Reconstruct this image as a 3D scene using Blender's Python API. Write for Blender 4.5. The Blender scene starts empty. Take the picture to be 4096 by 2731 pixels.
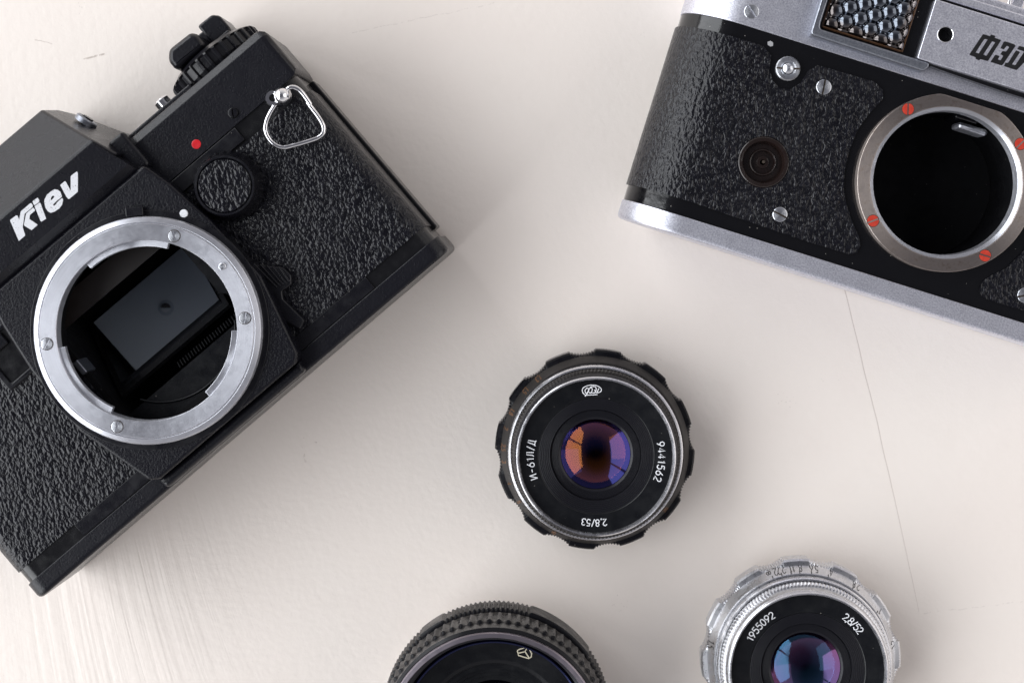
import bpy, bmesh, math, random
from mathutils import Vector, Matrix
random.seed(7)
SC = bpy.context.scene
COL = SC.collection
R = math.radians
MM = 0.001

# ------------------------------------------------------------ camera
cam_d = bpy.data.cameras.new('camera')
cam = bpy.data.objects.new('camera', cam_d)
COL.objects.link(cam)
cam.location = (0.0127, 0.0315, 0.450)
cam_d.shift_x = -12.7 / 294; cam_d.shift_y = -31.5 / 294   # the shot is a little off the lens axis
cam_d.sensor_width = 36.0
cam_d.lens = 36.0 * 450 / 294.0
cam_d.clip_start = 0.01
cam_d.clip_end = 20
cam_d.dof.use_dof = True
cam_d.dof.focus_distance = 0.418
cam_d.dof.aperture_fstop = 16
SC.camera = cam

# ------------------------------------------------------------ world (dim room) and window light
W = bpy.data.worlds.new('World'); SC.world = W; W.use_nodes = True
bg = W.node_tree.nodes['Background']
bg.inputs[1].default_value = 1.0
# a dim room: pale walls round the table, a darker ceiling above
wn = W.node_tree
w_tc = wn.nodes.new('ShaderNodeTexCoord'); w_s = wn.nodes.new('ShaderNodeSeparateXYZ'); w_r = wn.nodes.new('ShaderNodeValToRGB')
wn.links.new(w_tc.outputs['Generated'], w_s.inputs[0]); wn.links.new(w_s.outputs[2], w_r.inputs[0]); wn.links.new(w_r.outputs[0], bg.inputs[0])
for q in (0.3, 0.5, 0.72, 0.86): w_r.color_ramp.elements.new(q)
for e, (p, c) in zip(w_r.color_ramp.elements, [(0.0, (0.78, 0.75, 0.74)), (0.3, (0.62, 0.60, 0.61)), (0.5, (0.42, 0.41, 0.43)), (0.72, (0.26, 0.26, 0.28)), (0.86, (0.16, 0.16, 0.18)), (1.0, (0.09, 0.09, 0.105))]):
    e.position = p; e.color = (*c, 1)
SC.view_settings.view_transform = 'Standard'
SC.view_settings.look = 'None'
SC.view_settings.exposure = 0.07
SC.view_settings.gamma = 1

def area(name, loc, aim, sx, sy, power, col):
    d = bpy.data.lights.new(name, 'AREA'); d.shape = 'RECTANGLE'
    d.size = sx; d.size_y = sy; d.energy = power; d.color = col
    o = bpy.data.objects.new(name, d); COL.objects.link(o)
    o.location = loc
    o.rotation_euler = (Vector(aim) - Vector(loc)).to_track_quat('-Z', 'Y').to_euler()
    return o
# tall window on the left, two casements with a mullion between them
area('window_light', (-2.2, 2.29, 1.81), (0, 2.29, 1.81), 2.39, 3.08, 95.0, (0.935, 0.965, 1.0))
area('window_light', (-2.2, -0.92, 1.81), (0, -0.92, 1.81), 3.56, 3.08, 141.0, (0.935, 0.965, 1.0))

# a smaller, weaker and warmer window on the right
area('window_light', (2.7, 0.5, 1.7), (0, 0.2, 0.3), 3.0, 2.4, 25.0, (1.0, 0.965, 0.94))

# ------------------------------------------------------------ materials
def newmat(name):
    m = bpy.data.materials.new(name); m.use_nodes = True
    nt = m.node_tree
    return m, nt, nt.nodes['Principled BSDF']
def N(nt, t, **kw):
    n = nt.nodes.new(t)
    for k, v in kw.items():
        if k.startswith('_'): setattr(n, k[1:], v)
        else: n.inputs[k].default_value = v
    return n
def noise(nt, co, scale, detail=2, rough=0.5, dist=0.0):
    n = N(nt, 'ShaderNodeTexNoise', Scale=scale, Detail=detail, Roughness=rough, Distortion=dist)
    nt.links.new(co, n.inputs['Vector']); return n.outputs['Fac']
def ramp(nt, f, stops):
    r = nt.nodes.new('ShaderNodeValToRGB')
    while len(r.color_ramp.elements) < len(stops): r.color_ramp.elements.new(0.5)
    for e, (p, c) in zip(r.color_ramp.elements, stops):
        e.position = p; e.color = c if len(c) == 4 else (*c, 1)
    nt.links.new(f, r.inputs[0]); return r.outputs[0]
def mixc(nt, f, a, b):
    n = nt.nodes.new('ShaderNodeMix'); n.data_type = 'RGBA'
    for s, v in ((0, f), (6, a), (7, b)):
        if hasattr(v, 'links') or isinstance(v, bpy.types.NodeSocket): nt.links.new(v, n.inputs[s])
        else: n.inputs[s].default_value = v if s == 0 else (*v, 1)
    return n.outputs[2]
def mth(nt, op, a, b=None, c=None, clamp=False):
    n = nt.nodes.new('ShaderNodeMath'); n.operation = op; n.use_clamp = clamp
    for i, v in enumerate((a, b, c)):
        if v is None: continue
        if isinstance(v, bpy.types.NodeSocket): nt.links.new(v, n.inputs[i])
        else: n.inputs[i].default_value = v
    return n.outputs[0]
def bump(nt, h, dist, strength=1.0, normal=None):
    b = N(nt, 'ShaderNodeBump', Strength=strength, Distance=dist)
    nt.links.new(h, b.inputs['Height'])
    if normal: nt.links.new(normal, b.inputs['Normal'])
    return b.outputs[0]
def objco(nt):
    return nt.nodes.new('ShaderNodeTexCoord').outputs['Object']

def simple(name, col, rough, metal=0.0, spec=0.5, nscale=None, nbump=0.00002, rvar=0.08, cvar=0.0, coat=0, dust=0):
    m, nt, p = newmat(name)
    p.inputs['Base Color'].default_value = (*col, 1)
    p.inputs['Roughness'].default_value = rough
    p.inputs['Metallic'].default_value = metal
    p.inputs['Specular IOR Level'].default_value = spec
    p.inputs['Coat Weight'].default_value = coat
    co = objco(nt)
    n1 = noise(nt, co, 0.35, 4)
    r = nt.nodes.new('ShaderNodeMapRange')
    r.inputs[1].default_value = 0.3; r.inputs[2].default_value = 0.7
    r.inputs[3].default_value = max(0.02, rough - rvar); r.inputs[4].default_value = rough + rvar
    nt.links.new(n1, r.inputs[0]); nt.links.new(r.outputs[0], p.inputs['Roughness'])
    if cvar:
        n2 = noise(nt, co, 1.3, 5, 0.7)
        a = tuple(c * (1 - cvar) for c in col)
        nt.links.new(mixc(nt, n2, a, tuple(min(1, c * (1 + cvar)) for c in col)), p.inputs['Base Color'])
    if dust:
        v = N(nt, 'ShaderNodeTexVoronoi', Scale=0.55); nt.links.new(co, v.inputs['Vector'])
        q = nt.nodes.new('ShaderNodeSeparateXYZ'); nt.links.new(v.outputs['Color'], q.inputs[0])
        k = mth(nt, 'LESS_THAN', v.outputs['Distance'], mth(nt, 'MULTIPLY', q.outputs[0], 0.075))
        k = mth(nt, 'MULTIPLY', k, mth(nt, 'GREATER_THAN', q.outputs[1], 0.35))
        nt.links.new(mixc(nt, mth(nt, 'MULTIPLY', k, dust), col, (0.45, 0.42, 0.38)), p.inputs['Base Color'])
        nt.links.new(mth(nt, 'ADD', r.outputs[0], mth(nt, 'MULTIPLY', ramp(nt, noise(nt, co, 0.12, 5, 0.7), [(0.45, (0, 0, 0)), (0.7, (1, 1, 1))]), 0.12)), p.inputs['Roughness'])
    if nscale:
        nt.links.new(bump(nt, noise(nt, co, nscale, 3, 0.6), nbump), p.inputs['Normal'])
    return m

def leather(name, cell, depth, dusty=0.0, rough=0.27, turn=0.0):
    """wrinkled leatherette: winding shallow folds broken up by small pebbles"""
    m, nt, p = newmat(name)
    oc = objco(nt)
    # the grain runs one way: folds are longer than they are wide
    mp = nt.nodes.new('ShaderNodeMapping'); mp.inputs['Rotation'].default_value = (0, 0, R(turn)); nt.links.new(oc, mp.inputs[0])
    m2 = nt.nodes.new('ShaderNodeMapping'); m2.inputs['Scale'].default_value = (1, 0.66, 1); nt.links.new(mp.outputs[0], m2.inputs[0])
    co = m2.outputs[0]
    n1 = noise(nt, co, 0.75 / cell, 1, 0.5, 0.6)
    fold = mth(nt, 'SUBTRACT', 1.0, mth(nt, 'ABSOLUTE', mth(nt, 'MULTIPLY', mth(nt, 'SUBTRACT', n1, 0.5), 5.0)), clamp=True)
    nz = N(nt, 'ShaderNodeTexNoise', Scale=1.1, Detail=3); nt.links.new(co, nz.inputs['Vector'])
    va = nt.nodes.new('ShaderNodeVectorMath'); va.operation = 'MULTIPLY_ADD'
    nt.links.new(nz.outputs['Color'], va.inputs[0]); va.inputs[1].default_value = (1.0, 1.0, 1.0)
    nt.links.new(co, va.inputs[2])
    v = N(nt, 'ShaderNodeTexVoronoi', Scale=1.0 / cell, _feature='SMOOTH_F1'); v.inputs['Smoothness'].default_value = 0.5
    nt.links.new(va.outputs[0], v.inputs['Vector'])
    pebble = mth(nt, 'SUBTRACT', 0.7, v.outputs['Distance'])
    h = mth(nt, 'ADD', mth(nt, 'MULTIPLY', fold, 0.30), mth(nt, 'MULTIPLY', pebble, 1.0))
    nt.links.new(bump(nt, h, depth), p.inputs['Normal'])
    base = ramp(nt, h, [(0.25, (0.003, 0.003, 0.005)), (0.8, (0.007, 0.007, 0.011))])
    if dusty:
        d = noise(nt, co, 0.9, 6, 0.75)
        base = mixc(nt, mth(nt, 'MULTIPLY', ramp(nt, d, [(0.62, (0, 0, 0)), (0.75, (1, 1, 1))]), dusty), base, (0.06, 0.03, 0.018))
    nt.links.new(base, p.inputs['Base Color'])
    rub = noise(nt, co, 0.09, 4, 0.6)
    nt.links.new(ramp(nt, rub, [(0.35, (rough - .05,) * 3), (0.65, (rough + .07,) * 3)]), p.inputs['Roughness'])
    p.inputs['Specular IOR Level'].default_value = 0.38
    return m

def crinkle(name, col, scale, depth, rough=0.42, spec=0.38):
    m, nt, p = newmat(name)
    co = objco(nt)
    h = noise(nt, co, scale, 3, 0.55, 0.6)
    h2 = noise(nt, co, scale * 3, 2)
    nt.links.new(bump(nt, mth(nt, 'ADD', h, mth(nt, 'MULTIPLY', h2, 0.3)), depth), p.inputs['Normal'])
    nt.links.new(mixc(nt, noise(nt, co, 0.25, 4), tuple(c * .85 for c in col), tuple(c * 1.15 for c in col)), p.inputs['Base Color'])
    nt.links.new(ramp(nt, noise(nt, co, 0.15, 4), [(0.3, (rough - .02,) * 3), (0.7, (rough + .03,) * 3)]), p.inputs['Roughness'])
    p.inputs['Specular IOR Level'].default_value = spec
    return m

def satin(name, col, rough, grain, depth, wear=0.12):
    m, nt, p = newmat(name)
    co = objco(nt)
    h = noise(nt, co, grain, 3, 0.7)
    nt.links.new(bump(nt, h, depth), p.inputs['Normal'])
    w = noise(nt, co, 0.12, 6, 0.65)
    cc = mixc(nt, w, tuple(c * (1 - wear) for c in col), tuple(min(1, c * (1 + wear)) for c in col))
    gr = ramp(nt, noise(nt, co, 2.3, 3, 0.75), [(0.36, (0.62, 0.62, 0.66)), (0.64, (1.0, 1.0, 1.0))])
    mg = nt.nodes.new('ShaderNodeMix'); mg.data_type = 'RGBA'; mg.blend_type = 'MULTIPLY'; mg.inputs[0].default_value = 1.0
    nt.links.new(cc, mg.inputs[6]); nt.links.new(gr, mg.inputs[7]); nt.links.new(mg.outputs[2], p.inputs['Base Color'])
    p.inputs['Metallic'].default_value = 1.0
    nt.links.new(ramp(nt, noise(nt, co, 0.3, 4), [(0.3, (rough - .015,) * 3), (0.7, (rough + .02,) * 3)]), p.inputs['Roughness'])
    return m

def turned(name, col, rough, depth=0.00001, ring=6.0, dirt=0.0):
    """metal turned on a lathe: fine rings round the object's own axis"""
    m, nt, p = newmat(name)
    co = objco(nt)
    sx = nt.nodes.new('ShaderNodeSeparateXYZ'); nt.links.new(co, sx.inputs[0])
    r = mth(nt, 'SQRT', mth(nt, 'ADD', mth(nt, 'MULTIPLY', sx.outputs[0], sx.outputs[0]), mth(nt, 'MULTIPLY', sx.outputs[1], sx.outputs[1])))
    a = mth(nt, 'ARCTAN2', sx.outputs[1], sx.outputs[0])
    cb = nt.nodes.new('ShaderNodeCombineXYZ'); nt.links.new(mth(nt, 'MULTIPLY', r, ring), cb.inputs[0])
    nt.links.new(mth(nt, 'MULTIPLY', a, 2.0), cb.inputs[1]); nt.links.new(mth(nt, 'MULTIPLY', sx.outputs[2], ring), cb.inputs[2])
    h = noise(nt, cb.outputs[0], 1.0, 4, 0.7)
    nt.links.new(bump(nt, h, depth), p.inputs['Normal'])
    w = noise(nt, co, 0.5, 6, 0.7)
    c1 = mixc(nt, h, tuple(c * .85 for c in col), tuple(min(1, c * 1.1) for c in col))
    if dirt:
        c1 = mixc(nt, mth(nt, 'MULTIPLY', ramp(nt, w, [(0.5, (0, 0, 0)), (0.68, (1, 1, 1))]), dirt), c1, (0.16, 0.11, 0.08))
    nt.links.new(c1, p.inputs['Base Color'])
    p.inputs['Metallic'].default_value = 1.0
    p.inputs['Anisotropic'].default_value = 0.75; p.inputs['Anisotropic Rotation'].default_value = 0.25
    tg = nt.nodes.new('ShaderNodeTangent'); tg.direction_type = 'RADIAL'; tg.axis = 'Z'; nt.links.new(tg.outputs[0], p.inputs['Tangent'])
    nt.links.new(ramp(nt, w, [(0.3, (rough - .05,) * 3), (0.7, (rough + .08,) * 3)]), p.inputs['Roughness'])
    return m

def glass_coat(name, tint, amount, back=None):
    m = bpy.data.materials.new(name); m.use_nodes = True
    nt = m.node_tree; nt.nodes.remove(nt.nodes['Principled BSDF'])
    out = nt.nodes['Material Output']
    g = N(nt, 'ShaderNodeBsdfGlossy', Roughness=0.075)
    t = nt.nodes.new('ShaderNodeBsdfTransparent'); t.inputs[0].default_value = (0.93, 0.92, 0.95, 1)
    mix = nt.nodes.new('ShaderNodeMixShader')
    lw = N(nt, 'ShaderNodeLayerWeight', Blend=0.8)
    # the interference colour drifts with the angle of view, as on a coated lens
    c = ramp(nt, lw.outputs['Facing'], [(q, tuple(v * amount * 2.7 * g3 for v in t3)) for q, g3, t3 in zip((0.03, 0.11, 0.6), (0.12, 1, 1), (tint[0], tint[1], tint[2]))])
    nt.links.new(c, g.inputs['Color'])
    mix.inputs[0].default_value = 0.38; nt.links.new(t.outputs[0], mix.inputs[1]); nt.links.new(g.outputs[0], mix.inputs[2])
    nt.links.new(mix.outputs[0], out.inputs[0])
    return m

def element(name, tint, amount):
    """the rear, hollow surface: dark glass body under a coloured anti-glare coating"""
    m = bpy.data.materials.new(name); m.use_nodes = True
    nt = m.node_tree; nt.nodes.remove(nt.nodes['Principled BSDF'])
    out = nt.nodes['Material Output']
    g = N(nt, 'ShaderNodeBsdfGlossy', Roughness=0.075)
    lw = N(nt, 'ShaderNodeLayerWeight', Blend=0.8)
    c = ramp(nt, lw.outputs['Facing'], [(q, tuple(v * amount * g3 for v in t3)) for q, g3, t3 in zip((0.03, 0.11, 0.6), (0.12, 1, 1), tint)])
    nt.links.new(c, g.inputs['Color']); nt.links.new(g.outputs[0], out.inputs[0])
    return m

def table_mat():
    m, nt, p = newmat('painted_wood')
    co = objco(nt)
    vm = nt.nodes.new('ShaderNodeVectorMath'); vm.operation = 'SCALE'; vm.inputs[3].default_value = 1000.0
    nt.links.new(co, vm.inputs[0]); mm = vm.outputs[0]
    s = nt.nodes.new('ShaderNodeSeparateXYZ'); nt.links.new(mm, s.inputs[0]); X, Y = s.outputs[0], s.outputs[1]
    # base colour: warm white with very faint pink and cream drifts
    n1 = noise(nt, mm, 0.012, 4, 0.6)
    col = mixc(nt, ramp(nt, n1, [(0.35, (0, 0, 0)), (0.65, (1, 1, 1))]), (0.875, 0.795, 0.73), (0.88, 0.81, 0.745))
    n2 = noise(nt, mm, 0.09, 5, 0.65)
    col = mixc(nt, mth(nt, 'MULTIPLY', ramp(nt, n2, [(0.52, (0, 0, 0)), (0.78, (1, 1, 1))]), 0.12), col, (0.74, 0.66, 0.60))
    # specks of dirt
    v = N(nt, 'ShaderNodeTexVoronoi', Scale=0.042); nt.links.new(mm, v.inputs['Vector'])
    sv = nt.nodes.new('ShaderNodeSeparateXYZ'); nt.links.new(v.outputs['Color'], sv.inputs[0])
    rad = mth(nt, 'MULTIPLY', sv.outputs[0], 0.014)
    sp = mth(nt, 'LESS_THAN', v.outputs['Distance'], rad)
    sp = mth(nt, 'MULTIPLY', sp, mth(nt, 'GREATER_THAN', sv.outputs[1], 0.45))
    col = mixc(nt, mth(nt, 'MULTIPLY', sp, mth(nt, 'MULTIPLY', sv.outputs[2], 0.75)), col, (0.20, 0.16, 0.13))
    # clusters of tiny grey marks
    v2 = N(nt, 'ShaderNodeTexVoronoi', Scale=0.9); nt.links.new(mm, v2.inputs['Vector'])
    cl = ramp(nt, noise(nt, mm, 0.035, 3, 0.6), [(0.64, (0, 0, 0)), (0.70, (1, 1, 1))])
    k = mth(nt, 'MULTIPLY', mth(nt, 'LESS_THAN', v2.outputs['Distance'], 0.14), mth(nt, 'MULTIPLY', cl, 0.30))
    col = mixc(nt, k, col, (0.30, 0.26, 0.23))
    # hairline crack that wanders down the right side
    t = mth(nt, 'SUBTRACT', 14.4, Y)
    wob = mth(nt, 'MULTIPLY', mth(nt, 'SUBTRACT', noise(nt, mm, 0.05, 2, 0.5), 0.5), 1.0)
    xc = mth(nt, 'ADD', mth(nt, 'SUBTRACT', mth(nt, 'ADD', mth(nt, 'MULTIPLY', t, 0.252), 95.6), mth(nt, 'MULTIPLY', mth(nt, 'MULTIPLY', t, t), 0.00024)), wob)
    d = mth(nt, 'ABSOLUTE', mth(nt, 'SUBTRACT', X, xc))
    inr = mth(nt, 'MULTIPLY', mth(nt, 'GREATER_THAN', t, -30.0), mth(nt, 'LESS_THAN', t, 92.0))
    fade = nt.nodes.new('ShaderNodeMapRange'); nt.links.new(t, fade.inputs[0])
    fade.inputs[1].default_value = 40; fade.inputs[2].default_value = 92; fade.inputs[3].default_value = 0.13; fade.inputs[4].default_value = 0.05
    ck = mth(nt, 'MULTIPLY', mth(nt, 'LESS_THAN', d, fade.outputs[0]), inr)
    col = mixc(nt, mth(nt, 'MULTIPLY', ck, 0.42), col, (0.28, 0.19, 0.15))
    def seg(c, x0, y0, x1, y1, w, a, tint, brk=0.45):
        L = math.hypot(x1 - x0, y1 - y0); ux, uy = (x1 - x0) / L, (y1 - y0) / L
        du = mth(nt, 'ADD', mth(nt, 'MULTIPLY', mth(nt, 'SUBTRACT', X, x0), ux), mth(nt, 'MULTIPLY', mth(nt, 'SUBTRACT', Y, y0), uy))
        dv = mth(nt, 'ADD', mth(nt, 'MULTIPLY', mth(nt, 'SUBTRACT', X, x0), -uy), mth(nt, 'MULTIPLY', mth(nt, 'SUBTRACT', Y, y0), ux))
        dv = mth(nt, 'ADD', dv, mth(nt, 'MULTIPLY', mth(nt, 'SUBTRACT', noise(nt, mm, 0.2, 3), 0.5), 1.6))
        k = mth(nt, 'MULTIPLY', mth(nt, 'LESS_THAN', mth(nt, 'ABSOLUTE', dv), w), mth(nt, 'MULTIPLY', mth(nt, 'GREATER_THAN', du, 0), mth(nt, 'LESS_THAN', du, L)))
        k = mth(nt, 'MULTIPLY', k, ramp(nt, noise(nt, mm, 0.5, 4, 0.7), [(brk, (0, 0, 0)), (brk + .08, (1, 1, 1))]))
        return mixc(nt, mth(nt, 'MULTIPLY', k, a), c, tint)
    col = seg(col, -46, 88.5, -5, 97, 0.10, 0.25, (0.35, 0.28, 0.24))
    col = seg(col, -123, 81, -117, 82.6, 0.28, 0.7, (0.42, 0.35, 0.30))
    col = seg(col, -137, 86.5, -132, 85.3, 0.10, 0.5, (0.40, 0.33, 0.28), 0.3)
    col = seg(col, 118, -78, 168, -72, 0.12, 0.22, (0.40, 0.33, 0.29), 0.5)
    col = seg(col, -60, -30, -59, -36, 0.35, 0.5, (0.42, 0.33, 0.28), 0.55)
    col = seg(col, -62, -27, -56, -29, 0.30, 0.5, (0.45, 0.35, 0.30), 0.56)
    nt.links.new(col, p.inputs['Base Color'])
    # brush ridges: strong bottom left, hardly there elsewhere; they fan out slightly
    fan = mth(nt, 'ADD', X, mth(nt, 'MULTIPLY', mth(nt, 'ADD', Y, 60.0), mth(nt, 'ADD', 0.16, mth(nt, 'MULTIPLY', mth(nt, 'ADD', X, 130.0), 0.0035))))
    c2 = nt.nodes.new('ShaderNodeCombineXYZ'); nt.links.new(fan, c2.inputs[0]); nt.links.new(mth(nt, 'MULTIPLY', Y, 0.035), c2.inputs[1])
    ridges = noise(nt, c2.outputs[0], 0.33, 3, 0.5, 0.3)
    dx = mth(nt, 'DIVIDE', mth(nt, 'ADD', X, 114.0), 24.0); dy = mth(nt, 'DIVIDE', mth(nt, 'ADD', Y, 98.0), 62.0)
    q = mth(nt, 'ADD', mth(nt, 'MULTIPLY', dx, dx), mth(nt, 'MULTIPLY', dy, dy))
    mask = mth(nt, 'MULTIPLY', mth(nt, 'EXPONENT', mth(nt, 'MULTIPLY', q, -0.8)), 1.0)
    mask = mth(nt, 'ADD', mask, mth(nt, 'MULTIPLY', noise(nt, mm, 0.01, 2), 0.12))
    h = mth(nt, 'MULTIPLY', ridges, mask)
    nb = bump(nt, h, 0.00045)
    orange = noise(nt, mm, 0.45, 3, 0.5)
    nb = bump(nt, orange, 0.00009, 1.0, nb)
    nt.links.new(nb, p.inputs['Normal'])
    p.inputs['Roughness'].default_value = 0.42
    p.inputs['Specular IOR Level'].default_value = 0.35
    return m

M = {}
M['table'] = table_mat()
M['leather_a'] = leather('leather_a', 0.88, 0.00027, rough=0.22, turn=22)
M['leather_b'] = leather('leather_b', 0.98, 0.00032, 0.35, rough=0.24, turn=-12)
M['leather_knob'] = leather('leather_knob', 1.0, 0.00030, rough=0.22, turn=22)
M['paint_crinkle'] = crinkle('paint_crinkle', (0.0055, 0.0055, 0.0085), 1.7, 0.00012, 0.25, 0.30)
M['paint_crinkle_fine'] = crinkle('paint_crinkle_fine', (0.0065, 0.0065, 0.0095), 1.9, 0.00008, 0.27, 0.34)
M['plastic_black'] = simple('plastic_black', (0.005, 0.005, 0.0075), 0.27, spec=0.4, nscale=1.5, nbump=0.00003, dust=0.35)
M['grip_black'] = simple('grip_black', (0.004, 0.004, 0.006), 0.27, spec=0.22, nscale=1.2, nbump=0.00002, dust=0.4)
M['plastic_gloss'] = simple('plastic_gloss', (0.006, 0.006, 0.007), 0.22, nscale=0.6, nbump=0.00002)
M['enamel'] = simple('enamel', (0.004, 0.004, 0.005), 0.09, spec=0.5, rvar=0.03, nscale=0.25, nbump=0.00006, dust=0.6)
M['satin'] = satin('satin_chrome', (0.86, 0.865, 0.93), 0.44, 2.2, 0.000045, 0.05)
M['satin_dark'] = satin('satin_dark', (0.36, 0.38, 0.42), 0.40, 4.0, 0.00003)
M['chrome'] = simple('chrome', (0.80, 0.80, 0.82), 0.10, metal=1, rvar=0.05)
M['screw_metal'] = turned('screw_metal', (0.74, 0.76, 0.80), 0.28, 0.000002, 9)
M['slot_dirt_shade'] = simple('slot_dirt_shade', (0.035, 0.024, 0.016), 0.7)
M['ring_steel'] = turned('ring_steel', (0.64, 0.65, 0.70), 0.38, 0.000014, 4)
M['ring_nickel'] = turned('ring_nickel', (0.43, 0.375, 0.345), 0.38, 0.000005, 5, 0.5)
M['red_paint'] = simple('red_paint', (0.60, 0.010, 0.018), 0.35, cvar=0.15, nscale=2, nbump=0.00004)
M['red_screw'] = simple('red_screw', (0.46, 0.038, 0.02), 0.40, cvar=0.45, nscale=2, nbump=0.00003)
M['white_paint'] = simple('white_paint', (0.80, 0.81, 0.84), 0.5, nscale=3, nbump=0.00005)
M['ivory'] = simple('ivory', (0.72, 0.66, 0.50), 0.45)
M['ink_black'] = simple('ink_black', (0.006, 0.006, 0.007), 0.4)
M['ink_grey'] = simple('ink_grey', (0.05, 0.045, 0.045), 0.5)
M['orange'] = simple('orange_ink', (0.22, 0.10, 0.04), 0.5)
M['cavity'] = simple('cavity', (0.0025, 0.0025, 0.0035), 0.6, spec=0.2, dust=0.25)
M['matt_black'] = simple('matt_black', (0.004, 0.0045, 0.006), 0.34, spec=0.3, nscale=2.0, nbump=0.00003, dust=0.5)
M['anodised'] = turned('anodised', (0.012, 0.012, 0.016), 0.33, 0.000004, 5)
M['anodised'].node_tree.nodes['Principled BSDF'].inputs['Metallic'].default_value = 0.25
M['anodised_worn'] = turned('anodised_worn', (0.05, 0.046, 0.044), 0.42, 0.000005, 4)
M['anodised_worn'].node_tree.nodes['Principled BSDF'].inputs['Metallic'].default_value = 0.7
M['aluminium'] = turned('aluminium', (0.70, 0.705, 0.73), 0.28, 0.000005, 3.5, 0.12)
M['aluminium_bright'] = turned('aluminium_bright', (0.82, 0.82, 0.85), 0.26, 0.000004, 5)
M['blue_ring'] = turned('blue_ring', (0.03, 0.035, 0.09), 0.30, 0.000003, 5)
M['purple_steel'] = turned('purple_steel', (0.50, 0.45, 0.50), 0.33, 0.000006, 4, 0.1)
M['screen'] = simple('focusing_screen', (0.85, 0.88, 0.92), 0.6)
M['wedge_dark'] = simple('wedge_dark', (0.10, 0.085, 0.08), 0.5)
M['wedge_grey'] = simple('wedge_grey', (0.62, 0.66, 0.70), 0.5)
M['prism_wedge'] = simple('prism_wedge', (0.75, 0.8, 0.85), 0.3)
m_, nt_, p_ = newmat('mirror_glass'); p_.inputs['Base Color'].default_value = (0.36, 0.39, 0.43, 1)
p_.inputs['Metallic'].default_value = 1; p_.inputs['Roughness'].default_value = 0.06
nt_.links.new(bump(nt_, noise(nt_, objco(nt_), 0.3, 2), 0.00001), p_.inputs['Normal'])
M['mirror'] = m_
M['amber_wax'] = simple('amber_wax', (0.085, 0.040, 0.018), 0.3, cvar=0.8, nscale=0.8, nbump=0.0002)
m_, nt_, p_ = newmat('lenslet_glass'); p_.inputs['Metallic'].default_value = 1; p_.inputs['Roughness'].default_value = 0.08
c_ = objco(nt_); s_ = nt_.nodes.new('ShaderNodeSeparateXYZ'); nt_.links.new(c_, s_.inputs[0])
# brown varnish creeping in from the rim of the window
e_ = mth(nt_, 'MINIMUM', mth(nt_, 'SUBTRACT', s_.outputs[1], 29.7), mth(nt_, 'MINIMUM', mth(nt_, 'SUBTRACT', s_.outputs[0], -43.4), mth(nt_, 'SUBTRACT', -21.8, s_.outputs[0])))
e_ = mth(nt_, 'SUBTRACT', 1.0, mth(nt_, 'DIVIDE', mth(nt_, 'SUBTRACT', e_, mth(nt_, 'MULTIPLY', noise(nt_, c_, 0.35, 3, 0.6), 3.2)), 0.9), clamp=True)
nt_.links.new(mixc(nt_, mth(nt_, 'MULTIPLY', e_, 0.6), (0.13, 0.145, 0.17), (0.10, 0.07, 0.05)), p_.inputs['Base Color'])
M['lenslet'] = m_
M['brown_void'] = simple('brown_void', (0.007, 0.0035, 0.0025), 0.5)
M['socket_worn'] = simple('socket_worn', (0.012, 0.007, 0.006), 0.16, cvar=0.0, nscale=0.8, nbump=0.00012, dust=0.6)
m_, nt_, p_ = newmat('white_worn'); p_.inputs['Roughness'].default_value = 0.5; c_ = objco(nt_)
nt_.links.new(mixc(nt_, ramp(nt_, noise(nt_, c_, 3.2, 2, 0.6), [(0.30, (1, 1, 1)), (0.37, (0, 0, 0))]), (0.72, 0.73, 0.76), (0.10, 0.10, 0.11)), p_.inputs['Base Color'])
M['white_worn'] = m_
M['chip'] = simple('chipped_metal', (0.35, 0.35, 0.36), 0.5)

# ------------------------------------------------------------ mesh helpers (local units are millimetres)
def thing(name, label, cat, x, y, rz, z=0.0, tilt=(0, 0), group=None):
    o = bpy.data.objects.new(name, None); COL.objects.link(o)
    o.location = (x * MM, y * MM, z * MM); o.rotation_euler = (R(tilt[0]), R(tilt[1]), R(rz)); o.scale = (MM,) * 3
    o.empty_display_size = 5
    o['label'] = label; o['category'] = cat
    if group: o['group'] = group
    return o
def finish(me, name, mat, parent, smooth=35, loc=None, label=None, wn=True):
    me.materials.clear(); me.materials.append(M[mat] if isinstance(mat, str) else mat)
    if smooth is not None:
        me.shade_smooth(); me.set_sharp_from_angle(angle=R(smooth))
    o = bpy.data.objects.new(name, me); COL.objects.link(o); o.parent = parent
    if smooth is not None and wn:
        w = o.modifiers.new('weighted', 'WEIGHTED_NORMAL'); w.keep_sharp = True; w.weight = 80
    if loc: o.location = loc
    if label: o['label'] = label
    return o
def from_bm(bm, name, mat, parent, smooth=35, loc=None, label=None):
    bmesh.ops.recalc_face_normals(bm, faces=bm.faces[:])
    me = bpy.data.meshes.new(name); bm.to_mesh(me); bm.free()
    return finish(me, name, mat, parent, smooth, loc, label)
def circ(cx, cy, r, n=48, a0=0, a1=360):
    full = abs(a1 - a0) >= 360
    k = n if full else n + 1
    return [(cx + r * math.cos(R(a0 + (a1 - a0) * i / n)), cy + r * math.sin(R(a0 + (a1 - a0) * i / n))) for i in range(k)]
def rrect(x0, y0, x1, y1, r, n=5):
    out = []
    for cx, cy, a in ((x1 - r, y1 - r, 0), (x0 + r, y1 - r, 90), (x0 + r, y0 + r, 180), (x1 - r, y0 + r, 270)):
        out += circ(cx, cy, r, n, a, a + 90)
    return out
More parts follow.
